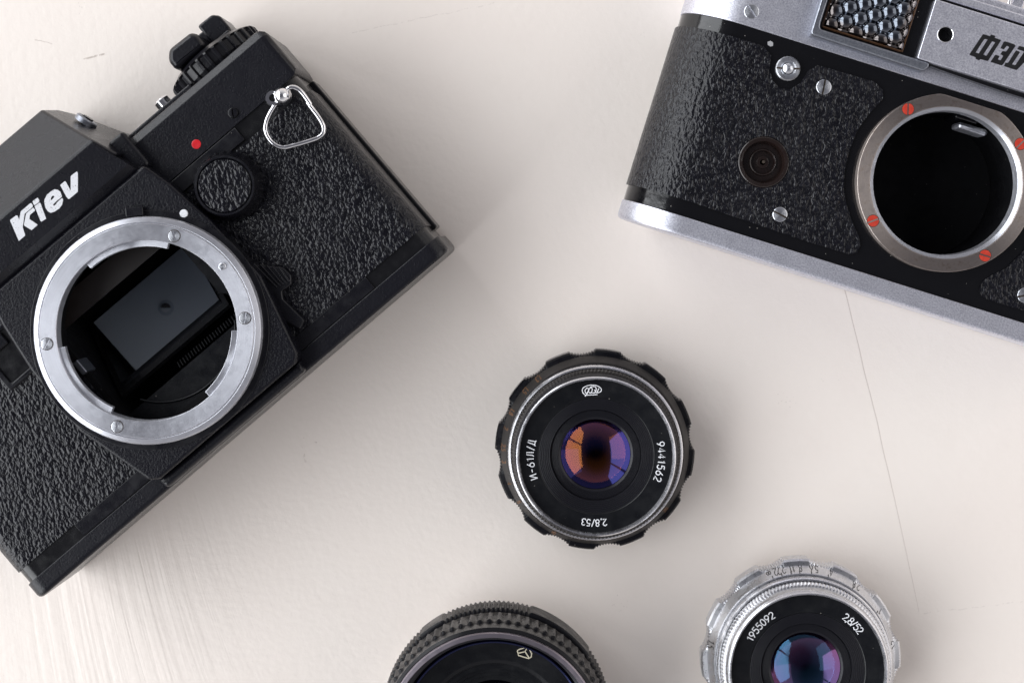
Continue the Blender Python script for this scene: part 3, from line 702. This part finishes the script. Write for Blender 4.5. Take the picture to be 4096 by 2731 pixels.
# lens release: long plate and ridged thumb piece
rl = plate('lens_release', [rpoly([(27, -1), (30.6, -3.6), (36.3, -9.6), (36.6, -12.6), (35.0, -14.6), (32.0, -14.2), (30.9, -16.0), (31.6, -24), (29, -25), (27, -20)], [.3, .6, 1.5, 1, 1, .5, .5, .8, .5, .3])], 33.5, 36.8, 'plastic_black', K, bevel=0.5)
for k in range(5):
    a = -3.9 + k * 0.2
    bm = tube_bm([(31.0 + k * 1.15, -4.9 - k * 1.25 + 1.0, 36.8), (31.4 + k * .95, -9.5 - k * .9, 36.9), (31.6 + k * .9, -12.6 - k * .3, 36.7)], .33, 8)
    from_bm(bm, 'grip_ridge', 'plastic_black', rl, smooth=60)
# recess with a dark knob at the other side
rc = plate('timer_recess', [rrect(-40.2, 12.4, -30.0, 27.6, 0.8), rrect(-38.6, 13.8, -30.5, 26.2, 0.6)], 33.6, 35.2, 'plastic_black', K, bevel=.3)
box('recess_floor', -38.8, -30.0, 13.6, 26.4, 33.4, 34.62, 'plastic_gloss', rc, b=.1)
box('recess_catch', -38.4, -32.0, 22.4, 26.0, 34, 35.6, 'plastic_black', rc, b=.4)
# inside the throat
lathe('throat', [(25.6, 41), (25.2, 33), (24.5, 33), (24.5, 41)], 'cavity', mb, 96, closed=True)
bx = sweep('mirror_chamber', [(-22.4, 2.6), (22.4, 2.6), (22.4, 33.9), (21.4, 33.9), (21.4, 3.4), (-21.4, 3.4), (-21.4, 33.9), (-22.4, 33.9)], -22.4, 22.4, 'cavity', K)
box('chamber_wall', -21.3, 21.3, -22.3, -20.8, 3.4, 33.5, 'cavity', bx, b=0)
box('chamber_wall', -21.3, 21.3, 20.6, 22.3, 3.4, 12.0, 'cavity', bx, b=0)
# mirror at 45 degrees: low edge near the base, high edge under the finder
def slab45(name, x0, x1, ya, za, yb, zb, t, mat, parent, **kw):
    d = Vector((0, yb - ya, zb - za)); n = Vector((0, -(zb - za), yb - ya)).normalized() * t
    a, b = Vector((0, ya, za)), Vector((0, yb, zb))
    bm = bmesh.new(); vs = []
    for x in (x0, x1):
        for q in (a, b, b + n, a + n): vs.append(bm.verts.new((x, q.y, q.z)))
    for f in ((0, 1, 2, 3), (7, 6, 5, 4), (0, 4, 5, 1), (1, 5, 6, 2), (2, 6, 7, 3), (3, 7, 4, 0)): bm.faces.new([vs[i] for i in f])
    return from_bm(bm, name, mat, parent, smooth=None, **kw)
slab45('mirror_seat', -20.5, 17.6, -7.0, 28.6, 17.0, 6.8, -1.2, 'plastic_gloss', K)
slab45('reflex_mirror', -18.6, 16.0, -4.6, 26.6, 15.6, 8.0, 0.7, 'mirror', K)
fs = box('focusing_screen', -19.5, 19.5, 19.6, 20.4, 8.5, 33.2, 'screen', K, b=0)
wr = Matrix.Translation((-1.3, 19.6, 18.6)) @ Matrix.Rotation(R(90), 4, 'X')
ws = lathe('split_wedge', [(0, 0), (2.2, 0), (2.2, .2), (0, .2)], 'wedge_grey', fs, 40, rot=wr)
hb = plate_bm([circ(0, 0, 1.3, 16, 40, 220)], .2, .5, 0.0); bmesh.ops.transform(hb, matrix=wr, verts=hb.verts[:])
from_bm(hb, 'wedge_half', 'white_paint', ws, smooth=None)
hb = plate_bm([circ(0, 0, 1.3, 16, 220, 400)], .2, .5, 0.0); bmesh.ops.transform(hb, matrix=wr, verts=hb.verts[:])
from_bm(hb, 'wedge_half', 'wedge_dark', ws, smooth=None)
plate('screen_frame', [segment(24.9, 39, 141)], 33.3, 34.0, 'brown_void', K)
# darker floor of the box with its round pressed edge, and the ribbed strip above it
fl = plate('chamber_floor', [segment(24.9, 209.5, 330.5)], 29.6, 30.4, 'matt_black', K)
from_bm(tube_bm([(20.0 * math.cos(R(a)), 20.0 * math.sin(R(a)), 30.5) for a in range(214, 327, 3)], .35, 8), 'pressed_rim', 'matt_black', fl, smooth=60)
plate('chamber_side', [[(17.6, 20), (25.2, 10), (25.2, -11), (17.6, -3)]], 28.0, 28.6, 'matt_black', K)
for k in range(16): pass
bm = bmesh.new()
for k in range(22): tube_bm([(-3 + k * .95, -11.6, 30.0), (-3 + k * .95, -9.9, 28.8)], .22, 6, bm=bm)
from_bm(bm, 'ribbed_strip', 'cavity', bx, smooth=60)
box('aperture_arm', -22.6, -20.9, 3.0, 7.2, 28.0, 36.5, 'satin_dark', K, b=.4)
sp = []
for k in range(120):
    a = k * .6; sp.append((-23.0 + .55 * math.cos(a), 8.0 + k * .035, 33 + .55 * math.sin(a)))
from_bm(tube_bm(sp, .14, 5), 'spring', 'ring_nickel', K, smooth=60)

# ============================================================ silver rangefinder camera
F = thing('rangefinder_camera', 'silver and black film camera without a lens, honeycomb meter window and ФЭД lettering', 'camera', 115.8, 44.4, -17.4)
XL, XR = -79.4, 60.0
def stadium(x0, x1, z0, z1, n=16, grow=0.0):
    r = (z1 - z0) / 2; zc = (z0 + z1) / 2
    return circ(x1 - r, zc, r + grow, n, -90, 90) + circ(x0 + r, zc, r + grow, n, 90, 270)
shell = sweep('body_shell', stadium(XL, XR, 0.6, 32.4), -29.0, 24.2, 'enamel', F)
cut(shell, cyl_bm(0, 0, 21.0, 2.5, 50))
cut(shell, cyl_bm(-47.4, -9.0, 6.6, 29.4, 50, 64))
def leathermap(x, y, z):
    """bend the flat sheet round the body's end"""
    xe = XL + 15.9
    if x >= xe: return (x, y, z)
    s = (xe - x) / 15.9; rad = (z - 16.5)
    return (xe - rad * math.sin(s), y, 16.5 + rad * math.cos(s))
# outline of the left sheet (x beyond the bend is arc length)
xe = XL + 15.9
outL = [(-56.6, 20.4), (-54.0, 18.6), (-53.2, 14.8), (-51.6, 12.4), (-49.0, 11.0), (-46.4, 11.6), (-44.3, 14.0), (-43.3, 17.8), (-41.4, 19.9), (-25.6, 20.2), (-22.9, 18.8), (-22.1, 16.4), (-24.6, 11.4), (-26.1, 6.4), (-26.6, 1.3), (-26.2, -4.5), (-25.1, -9.0), (-23.2, -12.8), (-20.0, -17.3), (-17.2, -20.4), (-16.2, -22.6), (-16.5, -24.6), (-18.4, -25.6), (-30, -25.7), (xe, -24.9)]
outL = [(x, y) for x, y in outL]
flat = [(xe, 20.4)] + outL
flat = [tuple(p) for p in flat]
bm = plate_bm([flat, circ(-47.4, -9.0, 6.9, 48)], 32.3, 33.0, 0.0)
# bent strip, gridded so that it follows the curve
n = 22; smax = 15.9 * R(96)
rows = []
for k in range(n + 1):
    s = smax * k / n; cut_c = 1.6
    dy = 0 if s < smax - cut_c else cut_c - math.sqrt(max(0, cut_c ** 2 - (s - (smax - cut_c)) ** 2))
    y1, y0 = 20.4 - dy, -24.9 + dy
    rows.append([bm.verts.new(leathermap(xe - s, y1, 33.0)), bm.verts.new(leathermap(xe - s, y0, 33.0)), bm.verts.new(leathermap(xe - s, y0, 32.2)), bm.verts.new(leathermap(xe - s, y1, 32.2))])
for A, B in zip(rows, rows[1:]):
    for j in range(4): bm.faces.new((A[j], A[(j + 1) % 4], B[(j + 1) % 4], B[j]))
bm.faces.new(rows[-1])
bmesh.ops.remove_doubles(bm, verts=bm.verts[:], dist=1e-3)
from_bm(bm, 'leather_cover', 'leather_b', F)
outR = [(44.1, 20.2), (24.0, 20.2), (22.4, 18.9), (21.9, 16.6), (24.6, 11.4), (26.1, 6.4), (26.6, 1.3), (26.2, -5.5), (25.6, -11.0), (22.6, -16.6), (19.6, -19.4), (17.8, -21.6), (17.4, -23.9), (18.4, -25.5), (20.2, -26.0), (44.1, -26.0)]
bm = plate_bm([outR], 32.3, 33.0, 0.0)
from_bm(bm, 'leather_cover', 'leather_b', F)
sweep('base_plate', stadium(XL, XR, 0.3, 32.7, grow=0.35), -34.4, -29.15, 'satin', F, b0=1.3, b1=0.15)
tp = sweep('top_plate', stadium(XL, XR, 0.3, 32.7, grow=0.3), 24.25, 46.6, 'satin', F, b0=0.15, b1=0.9)
sweep('top_step', stadium(-40, 44, 2.0, 34.2), 46.9, 50.6, 'satin', tp, b0=.2, b1=1.0)
box('top_step', -50, 50, 46.0, 48.3, 12, 36.3, 'satin', tp, b=.5)
# raised window housing
hz = plate('window_housing', [rpoly([(-45.9, 26.6), (-14.6, 26.4), (-13.7, 27.3), (-13.2, 28.2), (-10.5, 28.0), (8, 27.5), (44, 27.5), (46, 29), (46, 46.5), (-45.9, 46.5)], [1.2, .4, .3, .3, .5, 0, .5, .5, .5, .5])], 31.5, 35.6, 'enamel', F, bevel=.1)
fr = plate('window_frame', [rpoly([(-46.3, 26.3), (-14.9, 26.0), (-13.9, 27.4), (-14.0, 28.5), (-14.9, 28.6), (-44.2, 28.5), (-44.5, 30), (-44.5, 46.4), (-46.3, 46.4)], [1.0, .5, .5, .4, .4, .7, .2, .1, .1])], 32.0, 37.7, 'satin_dark', F, bevel=.55, bres=2)
npz = plate('name_plate', [rpoly([(-17.6, 28.7), (17.6, 28.7), (17.6, 45.0), (-17.6, 45.0)], .5), circ(-12.4, 36.8, 2.05, 40)], 35.4, 38.0, 'satin', F, bevel=.3)
lathe('sight_rim', [(1.98, 37.3), (1.98, 38.08), (2.12, 38.16), (2.25, 37.9)], 'chrome', npz, 48, cx=-12.4, cy=36.8)
lathe('sight_hole', [(0, 35.7), (1.3, 35.7), (1.35, 36.3), (1.65, 36.3), (1.7, 36.9), (1.97, 36.9), (2.04, 37.5)], 'cavity', npz, 48, cx=-12.4, cy=36.8)
FED = [[(-4.8, 33.8), (-3.0, 39.8), (-2.9, 39.9), (-1.1, 39.9), (-0.9, 40.4), (0.1, 40.4), (0.3, 40.2), (0.2, 39.9), (1.9, 39.8), (2.0, 39.6), (0.4, 33.6), (0.2, 33.5), (-1.7, 33.4), (-1.9, 33.0), (-2.9, 33.1), (-3.0, 33.5), (-4.7, 33.6)], [(-3.4, 34.7), (-2.3, 38.6), (-2.1, 38.8), (-1.5, 38.9), (-1.4, 38.8), (-2.5, 34.8), (-2.6, 34.7)], [(-1.3, 34.8), (-0.2, 38.6), (-0.1, 38.8), (0.5, 38.8), (0.7, 38.7), (-0.4, 34.8), (-0.6, 34.7)], [(2.5, 37.7), (2.8, 39.5), (3.1, 39.8), (5.7, 39.8), (6.1, 39.5), (4.4, 33.8), (4.2, 33.5), (1.2, 33.5), (1.1, 33.7), (1.7, 35.6), (1.9, 35.7), (2.7, 35.7), (2.9, 35.5), (2.7, 34.8), (2.8, 34.7), (3.4, 34.7), (3.5, 34.8), (3.8, 36.0), (3.6, 36.1), (3.0, 36.2), (3.0, 36.3), (3.2, 37.1), (3.3, 37.2), (4.1, 37.3), (4.2, 37.4), (4.6, 38.6), (4.4, 38.8), (3.9, 38.8), (3.8, 38.6), (3.5, 37.8), (3.4, 37.7)], [(6.8, 38.9), (7.0, 39.7), (7.2, 39.8), (11.2, 39.8), (11.4, 39.6), (8.4, 33.7), (8.2, 33.5), (4.9, 33.5), (4.8, 33.7), (4.9, 34.5), (5.4, 34.6), (5.6, 34.8), (6.5, 38.2), (6.7, 38.4), (7.4, 38.4), (7.7, 38.2), (6.7, 34.7), (6.8, 34.6), (7.4, 34.6), (7.6, 34.8), (8.7, 38.6), (8.6, 38.8), (6.9, 38.8)]]
plate('lettering', FED, 37.95, 38.05, 'ink_black', npz)
# honeycomb light-meter window
hx0, hx1, hy0, hy1 = -43.4, -21.8, 29.7, 45.4
cw = plate('meter_window', [rpoly([(hx0 - .5, hy0 - .5), (hx1 + .5, hy0 - .5), (hx1 + .5, hy1 + .5), (hx0 - .5, hy1 + .5)], .9)], 35.0, 35.9, 'amber_wax', F, bevel=.3)
P = 3.95; cells = []
for i in range(-2, 9):
    for j in range(-3, 9):
        cx = hx0 + 1.9 + i * P * math.cos(R(30)); cy = hy0 + 1.0 + (j + (0.5 if i % 2 else 0)) * P
        cells.append((cx, cy))
bm = bmesh.new(); st = 0.16
nx, ny = int((hx1 - hx0) / st), int((hy1 - hy0) / st); g = []
for j in range(ny + 1):
    row = []
    for i in range(nx + 1):
        x, y = hx0 + (hx1 - hx0) * i / nx, hy0 + (hy1 - hy0) * j / ny
        d = min((x - a) ** 2 + (y - b) ** 2 for a, b in cells)
        e = min(x - hx0, hx1 - x, y - hy0, hy1 - y)
        z = 35.0 + math.sqrt(max(0.5, 6.25 - d)) - max(0, 0.5 - e) * 1.2
        row.append(bm.verts.new((x, y, z)))
    g.append(row)
for j in range(ny):
    for i in range(nx): bm.faces.new((g[j][i], g[j][i + 1], g[j + 1][i + 1], g[j + 1][i]))
from_bm(bm, 'honeycomb_lens', 'lenslet', cw, smooth=22)
from_bm(tube_bm([(hx0 - .2, hy0 - .25, 36.5), (hx1 + .25, hy0 - .25, 36.5), (hx1 + .25, hy1, 36.5)], .22, 8), 'window_bezel', 'amber_wax', cw, smooth=60)
# front-side furniture
fsn = lathe('timer_button', [(1.55, 32.6), (3.25, 32.6), (3.25, 33.5), (2.95, 33.9), (2.1, 34.0), (1.6, 33.6)], 'screw_metal', F, 64, closed=True, loc=(-48.7, 16.6, 0))
lathe('button_pin', [(0, 35.3), (1.2, 34.3), (1.45, 34.0), (1.45, 32.5)], 'screw_metal', fsn, 48)
box('button_slot', -3.1, 3.1, -.22, .22, 33.3, 34.06, 'slot_dirt_shade', fsn, b=0).rotation_euler = (0, 0, R(15))
screw(F, -62.4, 28.2, 32.75, 2.0, 117 - 180 + 24, mat='screw_metal', slot=.13, dome=.5, h=.55)
screw(F, -38.1, 14.8, 32.95, 2.0, 96, mat='screw_metal', slot=.13, dome=.5, h=.55)
screw(F, -39.1, -21.0, 32.95, 1.95, -10, mat='screw_metal', slot=.13, dome=.5, h=.55)
screw(F, 29.5, -22.0, 32.95, 2.0, 30, mat='screw_metal', slot=.13, dome=.5, h=.55)
sk = lathe('flash_socket', [(0, 29.4), (.75, 29.4), (.75, 31.2), (1.25, 31.3), (1.6, 31.2), (1.7, 30.4), (3.0, 30.3), (3.2, 31.4), (3.5, 31.5), (3.7, 31.0), (5.2, 30.8), (5.4, 32.4), (5.6, 32.9), (6.5, 33.1), (6.9, 32.8), (6.9, 31)], 'socket_worn', F, 72, cx=-47.4, cy=-9.0)
lathe('contact_pin', [(0, 31.9), (.35, 31.8), (.45, 31.4), (.45, 30)], 'slot_dirt_shade', sk, 24, cx=-47.2, cy=-8.8)
plate('paint_chip', [[(-55.9, 21.9), (-55.2, 22.4), (-54.4, 22.1), (-54.2, 21.3), (-54.8, 20.9), (-55.6, 21.1)]], 32.42, 32.47, 'chip', shell)
# lens mount
mp = circ(0, 0, 23.6, 120)
mp = [(x, min(y, 22.15)) for x, y in mp]
mr = plate('lens_mount', [mp, circ(0, 0, 20.1, 120)], 32.0, 35.9, 'ring_nickel', F, bevel=.25)
lathe('mount_thread', [(20.25, 35.6), (20.05, 35.75), (19.15, 34.7), (19.0, 31.0), (20.25, 31.0)], 'ring_steel', mr, 144, closed=True)
for x, y, a in ((-15.5, 15.5, 106), (-15.5, -15.4, 38), (15.5, -15.3, 0), (15.6, 15.6, 62)):
    screw(F, x, y, 35.55, 1.52, a, mat='red_screw', slot=.14, dome=.15, h=.52, rim=.37, label='red-painted slotted screw on the mount ring')
cv = lathe('mount_chamber', [(20.8, 32), (20.8, 3.0), (0, 3.0), (0, 3.6), (20.2, 3.6), (20.2, 32)], 'cavity', F, 96, closed=False)
lathe('shutter_curtain', [(0, 5.0), (20.1, 5.0), (20.1, 4.0)], 'cavity', cv, 96)
rolr = box('rangefinder_roller', 0.4, 8.6, 16.0, 17.8, 19, 27.5, 'ring_steel', F, b=.8)
box('roller_arm', -1.2, 5.2, 18.4, 20.0, 14, 27.5, 'enamel', rolr, b=.5)
box('roller_axle', 3.0, 6.0, 19.0, 20.6, 22, 27, 'anodised', rolr, b=.4)
# strap eyelet at the top edge
from_bm(tube_bm(spline([(3.6, 51.2, 28), (3.3, 53.4, 28), (4.4, 55.0, 28), (7.4, 55.0, 28), (8.4, 53.4, 28), (8.2, 51.2, 28)], 6), .55, 10), 'shoe_rail', 'chrome', F, smooth=70)
box('accessory_shoe', 4.3, 7.4, 51.0, 54.2, 22, 27.6, 'satin', F, b=.4)

# ============================================================ lenses
def lobes(nl, phase, high, low, frac, teeth):
    """scalloped grip: smooth raised lobes with toothed hollows between"""
    def f(a, i):
        t = ((math.degrees(a) - phase) / (360 / nl) + 0.5) % 1 - 0.5
        if abs(t) < frac / 2: return high
        u = (abs(t) - frac / 2) / (0.5 - frac / 2)
        d = low + (high - low) * (1 - u) ** 2 * 0.75
        tooth = 0.42 * (abs(((math.degrees(a) * teeth / 360) % 1) - .5) * 2)
        return d - 0.15 + tooth
    return f
def teethmod(n, amp): return lambda a, i: amp * (abs(((a * n / (2 * math.pi)) % 1) - .5) * 2 - .5)

def glass(root, a, zc, tint_front, tint_back, amount, Rf=14.5, Rb=15.0, wide=1.0):
    def cap(Rr, aa, z0, sgn, n=14):
        s0 = math.sqrt(Rr * Rr - aa * aa)
        out = []
        for k in range(n + 1):
            t = math.asin(aa / Rr) * (1 - k / n); out.append((Rr * math.sin(t), z0 + sgn * (Rr * math.cos(t) - s0)))
        return out
    g1 = lathe('front_glass', cap(Rf, a, zc, 1), tint_front, root, 96, smooth=80)
    lathe('inner_glass', cap(Rb, a, zc - .25, -1), tint_back, g1, 96, smooth=80)
    lathe('iris', [(a, zc - .5), (a * .98, zc - 5.5), (a * .55, zc - 6.2), (a * .5, zc - 6.6), (a * .4, zc - 9), (0, zc - 9)], 'brown_void', root, 96)
def baffle(root, prof, mat='anodised'):
    return lathe('baffle', prof, mat, root, 128, smooth=20)
def ribbed(r0, z0, r1, z1, n):
    out = []
    for k in range(n):
        f0, f1 = k / n, (k + 1) / n
        out += [(r0 + (r1 - r0) * f0, z0 + (z1 - z0) * f0), (r0 + (r1 - r0) * (f0 + .55 / n), z0 + (z1 - z0) * f0 + .05), (r0 + (r1 - r0) * (f0 + .6 / n), z0 + (z1 - z0) * f1)]
    out.append((r1, z1)); return out

TF1 = glass_coat('coat_amber', [(1.0, .30, .07), (1.0, .33, .07), (1.0, .26, .14)], 0.075)
TB1 = element('coat_blue', [(.22, .30, 1.0), (.20, .27, 1.0), (.26, .22, 1.0)], 0.15)
TF2 = glass_coat('coat_cyan', [(.18, .50, .95), (.20, .55, .95), (.25, .45, 1.0)], 0.07)
TB2 = element('coat_violet', [(.4, .40, 1.0), (.62, .42, 1.0), (.95, .33, .70)], 0.17)
TF3 = glass_coat('coat_dim', [(.3, .25, .8), (.3, .3, .8), (.4, .3, .6)], 0.03)

def standard_lens(label, x, y, tilt, phase, mats, text, blackname=True, rz=0):
    L = thing('camera_lens', label, 'camera lens', x, y, rz, 0, tilt)
    grip, cone, bar, rim, knurl = mats
    lathe('mount_base', [(0, 0.1), (18.5, 0.1), (19.4, .6), (19.5, 4.5), (24, 4.6), (25.4, 5.4), (25.6, 7.5), (20, 7.6)], bar, L, 128)
    gm = lobes(12, phase, 0.0, -1.35, 0.5, 216)
    prof = [(24, 6.6), (27.2, 6.6), (27.9, 7.2), (27.9, 12.0), (27.4, 12.6), (25.9, 12.9)]
    lathe('focus_ring', prof, grip, L, 1296, mod=lambda a, i: (gm(a, i) if 0 < i < 5 else 0), smooth=30)
    cn = lathe('scale_ring', [(26.3, 12.6), (26.1, 13.1), (24.9, 15.6), (24.6, 15.9), (24.2, 15.9), (24.2, 14.5)], cone, L, 160)
    lathe('chrome_band', [(24.1, 14), (24.1, 18.6), (23.8, 19.0), (23.4, 19.1), (23.2, 18.5)], rim, L, 160)
    lathe('aperture_ring', [(23.1, 17), (23.2, 20.6), (22.7, 21.2), (22.2, 21.4), (22.0, 20.8)], knurl, L, 720, mod=lambda a, i: teethmod(144, .32)(a, i) if i in (1, 2) else 0, smooth=25)
    lathe('front_barrel', [(22.3, 18), (22.2, 23.8), (21.8, 24.4), (21.6, 24.5)], 'anodised' if blackname else cone, L, 160)
    lathe('filter_rim', [(21.7, 24.0), (21.65, 25.3), (21.35, 25.6), (21.0, 25.55), (20.8, 25.0), (20.75, 24.3)], rim, L, 160)
    zn = lambda r: 24.25 - (20.8 - r) * 0.10 + 0.03
    nr = lathe('name_ring', [(20.8, 24.3), (20.6, 24.25), (15.9, 23.78), (15.6, 23.5)], 'matt_black', L, 160)
    baffle(L, ribbed(15.6, 23.6, 12.4, 22.4, 7) + [(12.3, 21.4)] + ribbed(12.2, 21.9, 10.2, 20.9, 6) + [(9.6, 20.6), (9.5, 17)])
    text(L, nr, zn, cn)
    return L

def text1(L, nr, zn, cn):
    arc_text('serial_number', [('9441562', 1.95, 17.9, -5.0, .22)], 'white_paint', nr, .135, zn)
    arc_text('lens_name', [('И-61Л/Д', 1.95, 17.9, 183.0, .20)], 'white_paint', nr, .135, zn)
    arc_text('aperture_mark', [('2,8/53', 1.75, 18.2, 268.5, .14)], 'white_paint', nr, .13, zn)
    LOGO = [[(1.5, -1.22), (-1.35, -1.35), (-1.87, -1.25), (-2.44, -0.73), (-2.59, -0.05), (-2.44, 0.52), (-1.76, 1.01), (-0.93, 1.3), (0.0, 1.4), (1.04, 1.3), (2.02, 0.88), (2.54, 0.31), (2.54, -0.16), (2.23, -0.52), (1.87, -0.62), (1.45, -0.6), (1.92, 0.52)], [(-1.92, -1.71), (-1.45, -1.3), (-1.04, -0.36), (-0.88, 0.21), (-1.09, 0.57), (-1.3, 0.57), (-1.66, 0.26), (-1.87, -0.26), (-1.71, -0.67), (-1.45, -0.88), (-1.14, -0.52)], [(-0.57, -0.83), (-0.88, -0.42), (-0.83, 0.05), (-0.52, 0.57), (-0.26, 0.67), (0.05, 0.47), (0.08, -0.05), (-0.16, -0.57), (-0.57, -0.83)], [(-0.57, 0.57), (-0.26, 0.88), (0.26, 1.01), (0.83, 0.91), (1.14, 0.57), (1.19, 0.16), (0.99, -0.42), (0.62, -0.73), (0.1, -0.75), (-0.16, -0.67)], [(0.57, 0.03), (0.99, -0.1)], [(0.99, -0.62), (1.25, -0.7), (1.5, -0.47)]]
    strokes('emblem', LOGO, -1.1, 17.9, zn, .12, 'white_paint', nr)
    zc = lambda r: 13.1 + (26.1 - r) * 2.08 + .06
    its = [(t, 1.15, 25.5, a, .1) for t, a in (('1,3', 128), ('1,5', 139), ('1,8', 155), ('2', 166), ('2,5', 178), ('3', 187), ('4', 201), ('5', 214), ('7', 229), ('10', 243), ('20', 320))]
    arc_text('distance_scale', its, 'orange', cn, .09, zc, flip=True)
L1 = standard_lens('black scalloped lens numbered 9441562 with an amber and blue glass reflection', 23.5, -29.2, (0.5, 0), 22.0,
    ('grip_black', 'anodised_worn', 'anodised', 'aluminium_bright', 'anodised_worn'), text1)
glass(L1, 9.5, 20.4, TF1, TB1, .06)

def text2(L, nr, zn, cn):
    arc_text('serial_number', [('1955092', 1.95, 17.9, 137, .14)], 'white_paint', nr, .135, zn)
    arc_text('aperture_mark', [('2,8/52', 1.95, 17.9, 46, .02)], 'white_paint', nr, .135, zn)
    zc = lambda r: 13.1 + (26.1 - r) * 2.08 + .05
    its = [(t, 1.4, 25.75, a, .08) for t, a in (('∞', 111), ('22', 105.5), ('2', 101.5), ('11', 96), ('8', 91), ('5,6', 82.5), ('4', 71.5), ('2,8', 54), ('1', 32), ('1,2', 10), ('1,5', 170))]
    arc_text('distance_scale', its, 'ink_black', cn, .13, zc, flip=True)
    bm = bmesh.new()
    for a in (109.5, 103.5, 97.5, 92, 84.5, 73.5, 56, 34):
        c, s = math.cos(R(a)), math.sin(R(a)); tube_bm([(24.75 * c, 24.75 * s, 15.9), (25.2 * c, 25.2 * s, 15.05)], .13, 6, bm=bm)
    from_bm(bm, 'scale_marks', 'ink_black', cn, smooth=None)
L2 = standard_lens('silver scalloped lens numbered 1955092 with a blue and violet glass reflection', 81.05, -87.7, (0, 0), 3.0,
    ('aluminium', 'aluminium', 'aluminium', 'aluminium_bright', 'aluminium'), text2, False)
glass(L2, 9.5, 20.4, TF2, TB2, .07)

# taller black lens at the bottom edge
L3 = thing('camera_lens', 'tall black wave-gripped lens at the bottom edge with a gold three-part emblem', 'camera lens', -4.0, -103.7, 0)
lathe('mount_base', [(0, 0.1), (22, .1), (22.6, .8), (22.8, 4), (27.5, 5), (29.5, 7.0), (29.8, 10.5), (24, 10.6)], 'aluminium', L3, 128)
def wave3(a, i):
    d = math.degrees(a) % 360
    if not 0 < i < 4: return 0
    for s0, s1 in ((36, 72), (118, 131), (196, 232), (280, 312)):
        if s0 < d < s1: return 0.15
    return 0.24 * math.cos(a * 150) - .2
lathe('aperture_ring', [(27, 9.6), (31.4, 9.8), (31.9, 10.4), (31.7, 17.6), (30.7, 18.4), (28.4, 18.6)], 'grip_black', L3, 1500, mod=wave3, smooth=40)
lathe('scale_band', [(30.6, 17.8), (30.6, 20.6), (28, 20.8)], 'anodised_worn', L3, 160)
lathe('focus_ring', [(28, 20.0), (30.6, 20.2), (31.2, 20.9), (31.0, 27.8), (30.0, 28.8), (28.0, 29.0)], 'grip_black', L3, 1110, mod=lambda a, i: (0.32 * math.cos(a * 74) - .3 if 0 < i < 4 else 0), smooth=40)
lathe('front_barrel', [(30.2, 27), (30.1, 33.2), (29.3, 33.9), (29.0, 33.9)], 'grip_black', L3, 160)
lathe('filter_rim', [(29.15, 33), (29.1, 34.4), (28.85, 34.75), (27.8, 34.75), (27.6, 34.4), (27.55, 33)], 'purple_steel', L3, 192)
lathe('filter_thread', [(27.6, 34.0)] + [(27.45 - .45 * (k % 2) - k * .09, 33.8 - k * .42) for k in range(14)] + [(25.6, 27.8)], 'anodised', L3, 160, smooth=20)
lathe('blue_ring', [(25.7, 27.6), (25.5, 28.4), (25.1, 28.6), (24.7, 28.4), (24.6, 28.0)], 'blue_ring', L3, 160)
n3 = lathe('name_ring', [(24.7, 28.0), (20.2, 27.6), (19.7, 27.2), (18.7, 26.8)], 'matt_black', L3, 160)
baffle(L3, [(18.8, 26.9), (18.5, 26.0), (17.2, 25.9), (17.0, 25.0), (16.0, 24.9), (15.7, 24.0), (14.7, 23.9), (14.4, 23), (13.2, 22.8), (13.0, 22.0)], 'matt_black')
glass(L3, 13.0, 21.8, TF3, TB1, .04, 22, 22)
TRI = [[(-1.92, 0.6), (-1.37, 0.88), (0.82, 1.56), (1.92, -0.22), (1.78, -1.18), (1.1, -1.59), (-1.64, -0.77), (-1.92, 0.19)]]
ex, ey = 8.2, 22.0
bm = bmesh.new()
tube_bm([(ex + a, ey + b, 27.95) for a, b in TRI[0]], .16, 6, closed=True, bm=bm, squash=.5)
for ln in ([(-1.92, -0.22), (0.14, 0.27), (0.68, 1.56)], [(0.14, 0.27), (1.23, -1.45)]):
    tube_bm([(ex + a, ey + b, 27.95) for a, b in ln], .16, 6, bm=bm, squash=.5)
from_bm(bm, 'emblem', 'ivory', n3, smooth=60)
